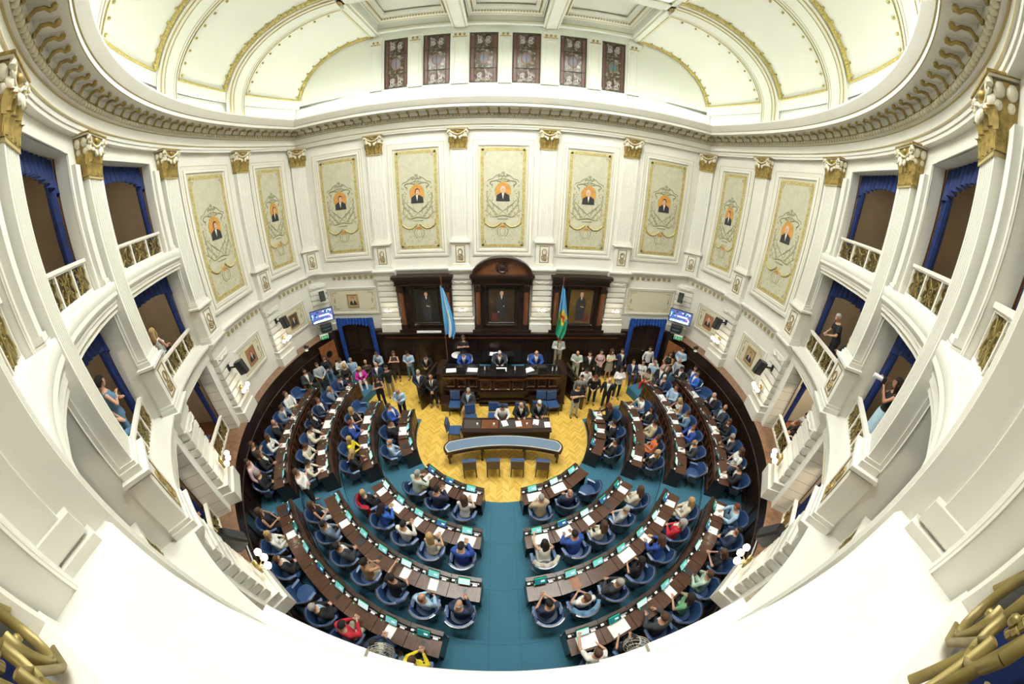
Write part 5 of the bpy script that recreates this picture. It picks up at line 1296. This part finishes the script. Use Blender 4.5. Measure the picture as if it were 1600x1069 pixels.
# ---- pedestal fans
def fan(loc, rz, label):
    t = tag(empty('floor_fan', loc, rz), label, 'fan', 'cream pedestal fans')
    b = MB(); b.lathe([(.20, 0), (.20, .03), (.03, .06), (.02, .1), (.02, 1.05)], 14); obj('stand', b, [mat('fan_cream', (.62, .60, .50), .4)], t, 40)
    m = MB(); m.lathe([(.07, -.14), (.09, -.05), (.08, .03)], 12); m2 = MB(); m2.join(m, Matrix.Translation((0, 0, 1.12)) @ Matrix.Rotation(rad(65), 4, 'X')); obj('motor', m2, [MATS['fan_cream']], t, 40)
    g = MB(); T_ = Matrix.Translation((0, 0, 1.12)) @ Matrix.Rotation(rad(65), 4, 'X')
    c = MB()
    for r, z in ((.27, .05), (.26, .10), (.26, 0.0), (.18, .13), (.18, -.03), (.09, .145), (.09, -.05)): c.tube([(r * cos(k * pi / 12), r * sin(k * pi / 12), z) for k in range(24)], .006, 5, 0, True)
    for k in range(16):
        a = k * pi / 8; c.tube([(0, 0, .15), (.18 * cos(a), .18 * sin(a), .13), (.27 * cos(a), .27 * sin(a), .05), (.18 * cos(a), .18 * sin(a), -.03), (0, 0, -.06)], .004, 4)
    g.join(c, T_); obj('cage', g, [mat('fan_wire', (.66, .66, .62), .35, .3)], t)
    v = MB(); B = MB()
    for k in range(3):
        a = k * 2 * pi / 3; B.add([(.04 * cos(a), .04 * sin(a), .03), (.23 * cos(a - .35), .23 * sin(a - .35), .03), (.24 * cos(a + .1), .24 * sin(a + .1), .06), (.2 * cos(a + .6), .2 * sin(a + .6), .08)], [(0, 1, 2, 3)], 0); B.add([(.04 * cos(a), .04 * sin(a), .025), (.23 * cos(a - .35), .23 * sin(a - .35), .025), (.24 * cos(a + .1), .24 * sin(a + .1), .055), (.2 * cos(a + .6), .2 * sin(a + .6), .075)], [(3, 2, 1, 0)], 0)
    B.ball((0, 0, .05), .045, 0, 8, 5); v.join(B, T_); obj('blades', v, [mat('fan_blade', (.60, .60, .50), .4)], t, 40)
fan((-2.42, -8.86, .65), rad(20), 'cream pedestal fan behind the back row, left half'); fan((2.60, -8.84, .65), rad(-25), 'cream pedestal fan behind the back row, right half')

# ================================================================== FURNITURE
def rp(r, a, z=0.0): return Vector((r * cos(rad(a)), YC + r * sin(rad(a)), z))
# rows: block name -> list of (row, azimuth of the centre of each place counted from the aisle)
BLOCKS = {}
def block(name, row, a0, a1, n): BLOCKS[(name, row)] = [a0 + (a1 - a0) * (i + .5) / n for i in range(n)]
for nm, sg in (('left front', 0), ('right front', 1)):
    f = (lambda a: a) if sg == 0 else (lambda a: -180 - a)
    for row, a0, a1, n in ((1, -98.9, -134.1, 3), (2, -96.3, -138.3, 5), (3, -94.5, -140.1, 7), (4, -99.1, -142.0, 8)): block(nm, row, f(a0), f(a1), n)
for row, a0, a1, n in ((1, -33.5, 3.7, 3), (2, -32.6, 5, 5), (3, -32, 12, 7), (4, -33, 8.8, 8)): block('right side', row, a0, a1, n)
for row, a0, a1, n in ((1, -146.8, -183.5, 3), (2, -146.5, -185.3, 5), (3, -147.0, -192, 7), (4, -146.8, -184, 7)): block('left side', row, a0, a1, n)
FZ = {1: .012, 2: .15, 3: .40, 4: .65}
SCR = [mat('screen_blue', (.03, .11, .30), .3, emit=.35), mat('screen_pale', (.18, .46, .50), .3, emit=.6), mat('screen_teal', (.015, .17, .20), .3, emit=.4), mat('screen_white', (.50, .68, .70), .3, emit=.7)]
GREENT = mat('green_light', (.02, .45, .22), .4, emit=.7)
def desk_meshes(row):
    r = ROWR[row]; n = [a for (b, q), a in BLOCKS.items() if q == row and b == 'left front'][0]
    pitch = abs(n[1] - n[0]); w = 2 * r * sin(rad(pitch / 2)) - .012; k = (r + .55) / r; w2 = w * k
    P = {}
    # y = 0 front face (towards the well), y grows towards the seat
    b = MB()
    b.prism([(-w / 2, .02), (w / 2, .02), (w / 2 * 1.01, .07), (-w / 2 * 1.01, .07)], 0, .80, 0)
    for s in (-1, 1): b.prism(sorted([(s * w / 2 * 1.0, .03), (s * (w / 2 - .03), .03), (s * (w2 / 2 - .03), .50), (s * w2 / 2, .50)], key=lambda p: 0) if s < 0 else [(w / 2 - .03, .03), (w / 2, .03), (w2 / 2, .50), (w2 / 2 - .03, .50)], 0, .70, 0)
    b.prism([(-w / 2, 0), (w / 2, 0), (w / 2 * 1.02, .10), (-w / 2 * 1.02, .10)], .80, .825, 2)
    b.prism([(-w / 2, -.02), (w / 2, -.02), (w / 2, .05), (-w / 2, .05)], 0, .10, 0)
    for s in (-1, 1): rect_frame(b, w * .42, .5, [(0, 0, 1), (0, .012, 1), (.03, .012, 1), (.04, 0)], Matrix.Translation((s * w * .24, .019, .45)))
    P['desk_body'] = b.mesh('desk_body', [DWOOD, MWOOD, mat('desk_cap', (.035, .018, .012), .3)])
    t = MB(); t.prism([(-w / 2 * 1.03 , .19), (w / 2 * 1.03, .19), (w2 / 2, .57), (-w2 / 2, .57)], .70, .73, 0)
    P['desk_top'] = t.mesh('desk_top', [DESKW])
    c = MB(); rings = [[(s * w / 2 * 1.02, y, z) for s, y, z in ((-1, .09, .82), (1, .09, .82), (1, .20, .745), (-1, .20, .745))], [(s * w / 2 * 1.02, y, z) for s, y, z in ((-1, .09, .70), (1, .09, .70), (1, .20, .70), (-1, .20, .70))]]
    c.loft(rings, 0); random.seed(row)
    for q in range(5): c.box((-.30 + q * .045, .15, .792), (.03, .03, .02), 1)
    c.box((-.22, .18, .77), (.11, .06, .012), 2); c.box((.30, .15, .79), (.07, .05, .02), 2)
    P['console'] = c.mesh('console', [BLACK, GREYM, PAPER])
    m = MB(); M = Matrix.Translation((.03, .15, .88)) @ Matrix.Rotation(rad(42), 4, 'X'); m.box((0, 0, 0), (.30, .02, .20), 0, M=M)
    P['monitor'] = m.mesh('monitor', [BLACK])
    for i in range(4):
        d = MB(); d.box((0, .012, 0), (.275, .004, .175), 0, M=M); d.box((0, .0145, .080), (.275, .002, .022), 1, M=M); d.box((-.05, .0145, -.01), (.09, .002, .05), 2, M=M)
        P['screen%d' % i] = d.mesh('screen', [SCR[i], GREENT, SCR[3]])
    mi = MB(); mi.tube([(.22, .14, .80), (.22, .17, .88), (.20, .24, .96)], .006, 5); mi.ball((.20, .25, .97), (.016, .022, .016), 1, 6, 4); mi.lathe([(.03, .78), (.03, .80)], 8, 0, (.22, .14))
    P['microphone'] = mi.mesh('microphone', [BLACK, GREENT])
    return P
# tub chair: cushion, curved back with padded arms, shell, pedestal
def arc_pts(r, a0, a1, n, z): return [(r * cos(rad(a0 + (a1 - a0) * i / n)), -r * sin(rad(a0 + (a1 - a0) * i / n)), z) for i in range(n + 1)]
def chair_parts():
    P = {}
    s = MB(); s.loft([[(.25 * k * cos(t) * (1 + .12 * cos(t) ** 2), .25 * k * sin(t) * 1.02 + .02, z) for t in [2 * pi * i / 20 for i in range(20)]] for k, z in ((.9, .38), (1, .40), (1, .46), (.93, .49), (.6, .50))])
    P['seat'] = s.mesh('seat', [UPH], 50)
    def shell(r0, r1, zlo, ztop, m, back=True):
        mb = MB(); rings = []; n = 22
        for i in range(n + 1):
            u = -1 + 2 * i / n; a = 270 + u * 118; h = ztop if abs(u) < .45 else (ztop - (ztop - .65) * min(1, (abs(u) - .45) / .30)); lean = .06 * (h - .5) / .35
            ca, sa = cos(rad(a)), sin(rad(a))
            rings.append([((r0 + 0) * ca, r0 * sa, zlo), ((r1) * ca, r1 * sa, zlo), ((r1 + lean) * ca, (r1 + lean) * sa, h), ((r0 + lean) * ca, (r0 + lean) * sa, h)])
        mb.loft(rings, m); return mb
    P['backrest'] = shell(.27, .31, .42, .86, 0).mesh('backrest', [UPH], 35)
    P['back_shell'] = shell(.31, .335, .36, .875, 0).mesh('back_shell', [BROWNSHELL], 35)
    for k, s_ in enumerate((-1, 1)):
        a = MB(); a.loft([[(s_ * .295 + x, y, .655 + z) for x, z in ((-.035, 0), (.035, 0), (.04, .025), (.0, .04), (-.04, .025))] for y in (-.10, .0, .12, .19)]); P['armrest%d' % k] = a.mesh('armrest', [mat('arm_pad', (.12, .19, .36), .3)], 40)
    b = MB(); b.lathe([(.16, .36), (.14, .30), (.035, .28), (.035, .10)], 12)
    for i in range(5):
        t = 2 * pi * i / 5 + .3; b.tube([(0, 0, .10), (.27 * cos(t), .27 * sin(t), .06)], [.028, .018], 6); b.ball((.27 * cos(t), .27 * sin(t), .03), .028, 0, 6, 4)
    P['pedestal'] = b.mesh('pedestal', [BLACK], 40)
    return P
CHP = chair_parts()
def tub_chair(loc, rz, label, group='blue tub chairs at the desks'):
    t = tag(empty('swivel_chair', loc, rz), label, 'chair', group)
    for k, me in CHP.items(): inst(k.rstrip('01'), me, t)
    return t
random.seed(21)
DESKM = {r: desk_meshes(r) for r in (1, 2, 3, 4)}
RN = {1: 'innermost row', 2: 'second row', 3: 'third row', 4: 'outermost row'}
SEATS = {}
def place_word(blk, i, n):
    frm = 'the centre aisle' if 'front' in blk else 'the near end'
    return '%s from %s, %s, %s block' % (ORD[i + 1], frm, RN[0] if 0 else '%s', blk)
for (blk, row), angs in BLOCKS.items():
    P = DESKM[row]; n = len(angs)
    for i, a in enumerate(angs):
        pw = place_word(blk, i, n) % RN[row]; z = FZ[row]
        t = tag(empty('desk', rp(ROWR[row], a, z), rad(a - 90)), 'dark wood desk, ' + pw, 'desk', 'curved rows of desks')
        for k in ('desk_body', 'desk_top', 'console', 'microphone'): inst(k, P[k], t)
        mo = inst('monitor', P['monitor'], t); inst('screen', P['screen%d' % random.choice((0, 1, 1, 2, 3))], mo)
        SEATS[(blk, row, i)] = (a, pw)
        j = random.uniform(-.25, .25)
        tub_chair(rp(ROWR[row] + .90 + random.uniform(-.01, .03), a + random.uniform(-.15, .15) * 6 / ROWR[row], z), rad(a + 90) + j, 'blue tub chair, ' + pw)
# papers, phones and glasses on the desks
PM = {}
def sheet(w, d, h, m, nm):
    q = MB(); q.box((0, 0, h / 2), (w, d, h), 0); return q.mesh(nm, [m])
SH_ = {'paper_sheets': sheet(.22, .30, .004, PAPER, 'paper_sheets'), 'open_folder': sheet(.44, .30, .006, mat('paper_white', (.80, .82, .84), .6), 'open_folder'), 'mobile_phone': sheet(.075, .15, .01, BLACK, 'mobile_phone'), 'notebook': sheet(.18, .25, .015, mat('dark_cover', (.03, .028, .03), .4), 'notebook'), 'brown_folder': sheet(.24, .32, .006, mat('brown_folder', (.26, .11, .05), .5), 'brown_folder')}
SC = {'paper_sheets': 'white paper sheets', 'open_folder': 'wide open white papers', 'mobile_phone': 'black mobile phone', 'notebook': 'closed dark notebook', 'brown_folder': 'reddish brown folder'}
CAT = {'paper_sheets': 'papers', 'open_folder': 'papers', 'mobile_phone': 'phone', 'notebook': 'notebook', 'brown_folder': 'folder'}
FULL = {('left front', 1, 0): 'open_folder', ('left front', 2, 0): 'open_folder', ('left front', 1, 2): 'paper_sheets', ('right front', 1, 0): 'open_folder', ('right front', 1, 1): 'open_folder', ('right front', 2, 0): 'open_folder', ('right front', 2, 1): 'open_folder', ('right front', 4, 0): 'open_folder', ('right front', 4, 1): 'open_folder',
        ('right front', 3, 3): 'open_folder', ('right front', 3, 6): 'paper_sheets', ('right front', 2, 4): 'paper_sheets', ('left front', 2, 4): 'paper_sheets', ('left front', 3, 6): None, ('left front', 3, 5): 'paper_sheets', ('left front', 3, 2): 'paper_sheets', ('left front', 3, 1): 'paper_sheets', ('left front', 3, 0): 'mobile_phone', ('left front', 4, 1): 'paper_sheets', ('left front', 4, 0): 'mobile_phone', ('left front', 4, 3): 'mobile_phone', ('left front', 3, 4): 'notebook', ('right front', 3, 1): 'brown_folder', ('right front', 3, 0): None, ('right front', 4, 2): 'notebook', ('right front', 4, 3): 'paper_sheets', ('right front', 4, 6): 'paper_sheets', ('right front', 4, 5): None, ('right front', 1, 2): None, ('left front', 4, 6): 'paper_sheets', ('left front', 4, 5): None, ('left front', 4, 4): None, ('left front', 4, 2): None}
for key, (a, pw) in SEATS.items():
    kind = FULL.get(key, random.choice(('paper_sheets', 'paper_sheets', 'open_folder', 'notebook', 'mobile_phone', None)) if 'side' in key[0] or key not in FULL else None)
    if not kind: continue
    r = ROWR[key[1]]; z = FZ[key[1]] + .7305
    p = rp(r + .37, a + random.uniform(-.5, .5) * 4 / r, z)
    o = inst(kind, SH_[kind], None, p, rad(a - 90) + random.uniform(-.12, .12)); tag(o, SC[kind] + ' on the desk ' + pw.replace(' block', ''), CAT[kind], 'papers and things on the desks')

# ---- presidential dais
DW2 = [DWOOD, MWOOD, mat('dais_wood', (.028, .013, .009), .3, coat=.3), TEAL]
da = MB()
da.box((0, 1.95, .38), (4.8, .76, .75), 0); da.box((0, 2.70, .38), (5.7, .74, .75), 0); da.box((0, 1.96, .757), (4.76, .74, .012), 3); da.box((0, 2.70, .757), (5.6, .74, .012), 3)
obj('dais_platform', da, DW2, kind='thing'); tag(bpy.data.objects['dais_platform'], 'raised dark wood platform with teal carpet behind the long presiding desk', 'platform')
t = tag(empty('presiding_desk', (0, 1.0, 0)), 'long dark carved presiding desk on the dais facing the chamber', 'desk')
b = MB()
for x, w, y, h in ((0, 1.94, -.10, 1.58), (-1.72, 1.5, .08, 1.54), (1.72, 1.5, .08, 1.54)):
    b.box((x, y + .25, h / 2), (w, .42, h), 2)
    b.box((x, y + .03, .06), (w + .04, .16, .12), 0); b.box((x, y, .30), (w + .02, .16, .06), 0); b.box((x, y, .72), (w + .02, .18, .07), 0); b.box((x, y + .01, h - .16), (w + .02, .12, .05), 1)
    k = 3
    for i in range(k):
        xx = x + (i - 1) * w * .32; pw_ = w * (.36 if (i == 1 and w > 1.8) else .24)
        if w > 1.8 and i != 1: xx = x + (i - 1) * w * .35
        rect_frame(b, pw_, .46, [(0, 0, 1), (0, .03, 1), (.03, .03), (.05, .0)], Matrix.Translation((xx, y + .04, 1.08)))
        b.ball((xx, y + .04, 1.06), (pw_ * .28, .03, .13), 0, 8, 5); b.box((xx, y + .02, .90), (pw_ * .6, .03, .04), 1)
        rect_frame(b, pw_, .28, [(0, 0, 0), (0, .02, 0), (.02, .02), (.03, .0)], Matrix.Translation((xx, y + .04, .50)))
b.box((-2.62, .73, .75), (.35, 1.16, 1.5), 2); b.box((2.62, .73, .75), (.35, 1.16, 1.5), 2)
obj('desk_front', b, DW2, t)
c = MB()
for x, w, y, h in ((0, 2.02, -.16, 1.58), (-1.74, 1.56, .02, 1.54), (1.74, 1.56, .02, 1.54)): c.box((x, y + .38, h + .02), (w, .78, .05))
obj('desk_top', c, [mat('black_top', (.010, .009, .010), .15, coat=.6)], t)
l = MB(); l.box((0, 0, .22), (1.4, .5, .44)); l.box((0, 0, .46), (1.5, .6, .04))
for s in (-1, 1):
    o = tag(obj('side_bench', l, [DWOOD], loc=(s * 1.9, .72, 0)), 'low dark wood step bench at the %s foot of the presiding desk' % SIDE[s], 'bench')
    # stair rail with dark ironwork
    t2 = tag(empty('stair_railing', (s * 2.86, 1.80, 0)), 'dark sloping stair railing with iron scrolls, %s side of the dais' % SIDE[s], 'railing')
    PT = lambda u, z, e=0: (s * (u * .62 + e * .9), -u * 1.25 + e * .45, z)
    q = MB(); q.loft([[PT(u, 1.62 - .50 * u + z, e) for e, z in ((-.05, 0), (.05, 0), (.05, .06), (-.05, .06))] for u in (0, 1)]); obj('handrail', q, [DWOOD], t2)
    q = MB(); q.loft([[PT(u, z, e) for e, z in ((-.04, 0), (.04, 0), (.04, 1.25 - .5 * u), (-.04, 1.25 - .5 * u))] for u in (0, 1)]); obj('side_panel', q, [DWOOD], t2)
    q = MB(); I_ = iron_panel(.34, .36, .012, 5)
    for k in range(4):
        u = (k + .5) / 4; M = Matrix.Translation(PT(u, 1.43 - .50 * u)) @ Matrix.Rotation(-s * rad(63.6), 4, 'Z'); q.join(I_, M)
    obj('iron_scrolls', q, [mat('black_iron', (.02, .02, .022), .35, .5)], t2)
def plain_chair_meshes():
    P = {}
    s = MB(); s.loft([[(x * k, y * k + .0, z) for x, y in ((-.22, -.22), (.22, -.22), (.24, .22), (-.24, .22))] for k, z in ((1, .42), (1.02, .44), (1.02, .48), (.95, .50))]); P['seat'] = s.mesh('seat', [UPH])
    b = MB(); b.loft([[(x, -.22 + y - .12 * (z - .5), z) for x, y in ((-.20, -.03), (.20, -.03), (.20, .03), (-.20, .03))] for z in (.58, .95)]); P['backrest'] = b.mesh('backrest', [UPH])
    f = MB(); f.loft([[(x, -.27 + y - .12 * (z - .5), z) for x, y in ((-.21, -.012), (.21, -.012), (.21, .012), (-.21, .012))] for z in (.50, .98)]); P['back_frame'] = f.mesh('back_frame', [mat('grey_brown_wood', (.09, .065, .05), .4)])
    for i, (x, y) in enumerate(((-.2, -.22), (.2, -.22), (.21, .2), (-.21, .2))):
        l = MB(); l.tube([(x, y, .44), (x * 1.05, y * 1.1, 0)], [.024, .018], 6); P['leg%d' % i] = l.mesh('leg', [DWOOD], 40)
    return P
PCH = plain_chair_meshes()
def plain_chair(loc, rz, label, group='blue upholstered chairs around the well'):
    t = tag(empty('upholstered_chair', loc, rz), label, 'chair', group)
    for k, me in PCH.items(): inst(k.rstrip('0123'), me, t)
for x, y, r, lb in ((-2.75, 1.50, 0, 'blue chair behind the two standing suited men left of the dais'), (-1.98, .42, pi, 'empty blue chair against the left bench of the dais'), (1.66, .42, pi, 'inner of two empty blue chairs against the right bench'), (2.15, .42, pi + .15, 'outer of two empty blue chairs against the right bench'), (-1.37, .30, pi, 'blue chair of the man in tan trousers before the dais'),
                    (-1.22, -.42, pi + .2, 'empty blue chair behind the left half of the clerks table'), (-.33, -.30, pi, 'empty blue chair just behind the clerk in white'), (.02, -.42, pi, 'blue chair of the clerk in white'), (.74, -.32, pi, 'blue chair of the middle dark suited clerk'), (1.44, -.25, pi, 'blue chair of the dark suited clerk at the table end'), (-1.80, -1.10, -pi / 2, 'blue chair seen side on at the left end of the clerks table')):
    plain_chair((x, y, 0), r, lb)
for i, x in enumerate((-1.12, -.31, .52, 1.38)):
    plain_chair((x, -2.68 - .06 * abs(x), 0), -x * .12, 'blue chair with grey back at the curved blue table, %s from the left' % ORD[i + 1])
# clerks table
t = tag(empty('clerks_table', (.16, -1.10, 0)), 'long dark wooden clerks table with inset writing places in the well', 'table')
b = MB(); b.box((0, 0, .74), (3.32, .78, .05), 0); b.box((0, -.36, .37), (3.2, .04, .70), 0); [b.box((s * 1.58, 0, .36), (.06, .7, .72), 0) for s in (-1, 0, 1)]; obj('table_body', b, [DWOOD], t)
b = MB(); [b.box((x, .04, .768), (.62, .46, .006), i % 2) for i, x in enumerate((-1.28, -.62, .05, .66, 1.26))]; obj('writing_inset', b, [mat('grey_leather', (.06, .05, .045), .4), MWOOD], t)
for i, (x, y, k, r) in enumerate(((.10, -1.02, 'paper_sheets', .3), (.62, -1.05, 'paper_sheets', .1), (1.28, -.98, 'paper_sheets', -.2), (1.70, -1.12, 'paper_sheets', 0))):
    tag(inst(k, SH_[k], None, (x, y, .77), r), 'white papers on the clerks table, %s from the left' % ORD[i + 1], 'papers', 'papers on the clerks table')
GL = MB(); GL.lathe([(.028, 0), (.035, .02), (.035, .10), (.0, .10)], 10, 0); GLM = GL.mesh('cup', [PAPER], 40)
for i, x in enumerate((-.92, -.30, .93, 1.22)): tag(inst('cup', GLM, None, (x, -1.12, .77)), 'small white cup on the clerks table, %s from the left' % ORD[i + 1], 'cup', 'cups on the clerks table')
# curved blue table
t = tag(empty('curved_table', (0, 0, 0)), 'long curved table with blue leather top and pale inlaid border', 'table')
def kidney(r0, r1, hw, n=18, cy=-7.4, inset=0.0):
    pts = []; hw -= inset
    r0 += inset; r1 -= inset
    for k in range(n + 1): x = -hw + 2 * hw * k / n; pts.append((x + .04, cy + sqrt(r0 * r0 - x * x)))
    for k in range(1, 6): pts.append((hw + .04 + .13 * sin(pi * k / 6), cy + sqrt(r0 * r0 - hw * hw) + (sqrt(r1 * r1 - hw * hw) - sqrt(r0 * r0 - hw * hw)) * k / 6))
    for k in range(n + 1): x = hw - 2 * hw * k / n; pts.append((x + .04, cy + sqrt(r1 * r1 - x * x)))
    for k in range(1, 6): pts.append((-hw + .04 - .13 * sin(pi * k / 6), cy + sqrt(r1 * r1 - hw * hw) - (sqrt(r1 * r1 - hw * hw) - sqrt(r0 * r0 - hw * hw)) * k / 6))
    return pts
b = MB(); b.prism(kidney(5.20, 5.78, 1.95), .72, .78, 0); b.prism(kidney(5.20, 5.78, 1.95, inset=.05), .60, .72, 0); obj('table_edge', b, [DWOOD], t)
b = MB(); b.prism(kidney(5.20, 5.78, 1.95, inset=.055), .78, .784, 0); obj('inlaid_border', b, [mat('pale_inlay', (.62, .60, .48), .4)], t)
b = MB(); b.prism(kidney(5.20, 5.78, 1.95, inset=.085), .784, .788, 0); obj('leather_top', b, [mat('blue_table_leather', (.13, .20, .30), .4)], t)
for x, y in ((-1.88, -2.35), (-1.88, -2.05), (1.96, -2.35), (1.96, -2.05), (-.72, -2.18), (.80, -2.18), (-.72, -1.75), (.80, -1.75)):
    b = MB(); b.lathe([(.035, 0), (.05, .08), (.03, .16), (.055, .40), (.03, .5), (.06, .60)], 10, 0, (x, y)); obj('leg', b, [DWOOD], t, 40)
# things on the presiding desk
ML = MB(); ML.box((0, 0, .0), (.40, .28, .02)); ML.box((0, .10, .12), (.38, .02, .22)); LAP = ML.mesh('laptop', [BLACK])
for i, x in enumerate((-1.72, -.05, 1.72)): 
    tag(inst('laptop', LAP, None, (x, 1.28 if abs(x) > 1 else 1.12, 1.60 if abs(x) > 1 else 1.64), pi), 'dark laptop on the presiding desk, %s' % ('left seat', 'centre seat', 'right seat')[i], 'laptop', 'laptops on the presiding desk')
for i, (x, y, k, r) in enumerate(((-2.15, 1.30, 'open_folder', .1), (-1.25, 1.35, 'open_folder', -.05), (-.02, 1.33, 'open_folder', 0), (1.12, 1.35, 'open_folder', .5))):
    tag(inst(k, SH_[k], None, (x, y, 1.63 if abs(x) < .9 else 1.59), r), 'white papers on the presiding desk, %s from the left' % ORD[i + 1], 'papers', 'papers on the presiding desk')
WB = MB(); WB.lathe([(.03, 0), (.032, .12), (.012, .17), (.012, .2)], 8); WBM = WB.mesh('water_bottle', [mat('pale_plastic', (.55, .62, .66), .2)], 40)
for i, x in enumerate((-.72, .55, 2.15, 2.32)): tag(inst('water_bottle', WBM, None, (x, 1.3, 1.63 if abs(x) < .9 else 1.59)), 'small water bottle on the presiding desk, %s from the left' % ORD[i + 1], 'bottle', 'bottles on the presiding desk')
for i, x in enumerate((-1.68, -.10, 1.52)):
    tub_chair((x, 2.30, .763), pi, 'blue tub chair behind the presiding desk, %s' % ('left', 'centre', 'right')[i], 'chairs of the presiding desk')
q = MB(); q.box((0, 0, .74), (1.2, .45, .04)); q.box((-.45, 0, .37), (.06, .4, .72)); q.box((.45, 0, .37), (.06, .4, .72)); tag(obj('side_table', q, [BLACK], loc=(-.05, 2.8, .763)), 'narrow black side table with papers against the wall behind the presiding desk', 'table')
tag(inst('paper_sheets', SH_['open_folder'], None, (-.35, 2.78, 1.525)), 'white papers on the black side table behind the presiding desk', 'papers')
q = MB(); q.lathe([(.30, .0), (.30, .02)], 20, 0); q.lathe([(.02, -.70), (.02, 0)], 8, 0); tag(obj('round_stand', q, [PAPER], loc=(-2.05, 2.75, 1.47), smooth=40), 'round white topped stand beside the woman in black at the wall', 'table')
# jackets on chair backs
def jacket_on_chair(blk, row, i, m, lb):
    a, pw = SEATS[(blk, row, i)]; q = MB(); rings = []; n = 14
    for k in range(n + 1):
        u = -1 + 2 * k / n; an = rad(270 + u * 62); dz = .03 * sin(k * 1.7)
        rings.append([(.33 * cos(an), .33 * sin(an), .93 + dz), (.42 * cos(an), .42 * sin(an), .86), (.40 * cos(an), .40 * sin(an), .30 + dz), (.37 * cos(an), .37 * sin(an), .32)])
    q.loft(rings); o = obj('jacket', q, [m], smooth=50, loc=rp(ROWR[row] + .82, a, FZ[row]), rz=rad(a + 90)); tag(o, lb, 'jacket')
jacket_on_chair('left front', 2, 4, mat('red_cloth', (.42, .015, .03), .7), 'bright red jacket hung over a chair back, second row of the left front block')
jacket_on_chair('right front', 2, 0, mat('cream_cloth', (.60, .58, .50), .7), 'cream jacket hung over the aisle chair, second row of the right front block')
jacket_on_chair('right front', 3, 1, mat('denim_cloth', (.16, .33, .55), .7), 'pale denim jacket hung over a chair back, third row of the right front block')
# small tables and chairs inside the boxes
DKM = MB(); DKM.box((0, 0, .40), (1.3, .45, .04)); DKM.box((-.6, 0, .2), (.04, .4, .4)); DKM.box((.6, 0, .2), (.04, .4, .4)); DKX = DKM.mesh('box_table', [wood('orange_wood', (.36, .12, .04), (.45, .17, .06), .4)])
for a, nm in ((-25.5, 'with the man in white shirt, lowest box nearest the murals, right'), (-49.0, 'lowest box second from the murals, right')):
    o = inst('box_table', DKX, None, pol(10.75, a, 2.31), rad(a - 90)); tag(o, 'orange wooden table ' + nm, 'table', 'tables in the lowest boxes')
for i, a in enumerate((-153.0, -148.5)): plain_chair(pol(10.75, a, 2.31), rad(a + 90), 'dark blue chair in the lowest left box nearest the murals, %s' % ('first', 'second')[i], 'chairs in the boxes')
# chairs along the back of the hall
def wood_chair_meshes():
    P = {}; Y_ = wood('honey_wood', (.48, .26, .05), (.60, .36, .10), .35)
    s = MB(); s.box((0, 0, .44), (.44, .42, .04)); P['seat'] = s.mesh('seat', [Y_]); b = MB(); b.box((0, -.2, .75), (.42, .03, .28)); b.box((-.2, -.2, .6), (.03, .03, .5)); b.box((.2, -.2, .6), (.03, .03, .5)); P['backrest'] = b.mesh('backrest', [Y_])
    for i, (x, y) in enumerate(((-.19, -.18), (.19, -.18), (.19, .18), (-.19, .18))):
        l = MB(); l.box((x, y, .21), (.035, .035, .42)); P['leg%d' % i] = l.mesh('leg', [Y_])
    return P
WCH = wood_chair_meshes()
def wood_chair(loc, rz, label):
    t = tag(empty('wooden_chair', loc, rz), label, 'chair', 'honey wood visitor chairs')
    for k, me in WCH.items(): inst(k.rstrip('0123'), me, t)

# ================================================================== PEOPLE IN THE HALL
random.seed(5)
for (blk, row), specs in PEOPLE_SEATS.items():
    angs = BLOCKS[(blk, row)]
    for i, s in enumerate(specs):
        if not s: continue
        a, pw = SEATS[(blk, row, i)]; w_ = pw.replace(' block', '').replace('from the centre aisle', 'from the aisle').replace('from the near end', 'from near end')
        lb = '%s, ' + w_
        # a person sits a little towards the desk from the centre of the chair
        person(rp(ROWR[row] + .865, a, FZ[row]), rad(a + 90) + random.uniform(-.18, .18), s, lb, None, random.uniform(.97, 1.04))
        if s[0] == 'phone': pass
for v in VIS:
    x, y, z, f, s, lb = v[:6]
    if len(v) > 6:
        d = Vector((-sin(rad(f)), cos(rad(f)))) * -.05; wood_chair((x + d.x, y + d.y, z), rad(f), 'honey wood chair under the person ' + lb)
    person((x, y, z), rad(f), s, '%s, ' + lb, 'visitors standing and sitting round the well', random.uniform(.97, 1.03))
for a, R, z, f, s, lb in BOXP:
    o = person(pol(R, a, z), rad(a + 90 + f), s, '%s, ' + lb, 'people in the gallery boxes')
# things they hold
CB = MB(); CB.box((0, 0, 0), (.15, .08, .11)); CB.lathe([(.045, 0), (.05, .20)], 12, 1); CB.v = CB.v[:8] + [(x, z + .03, y) for x, y, z in CB.v[8:]]
CBM = CB.mesh('camera_body', [BLACK, PAPER], 40)
a = -46.2; rzz = rad(a + 80); p = pol(10.32, a, 5.36) + Matrix.Rotation(rzz, 3, 'Z') @ Vector((.0, .34, 1.53))
tag(inst('photo_camera', CBM, None, p, rzz), 'black camera with white lens held by the woman in the middle right box', 'camera')
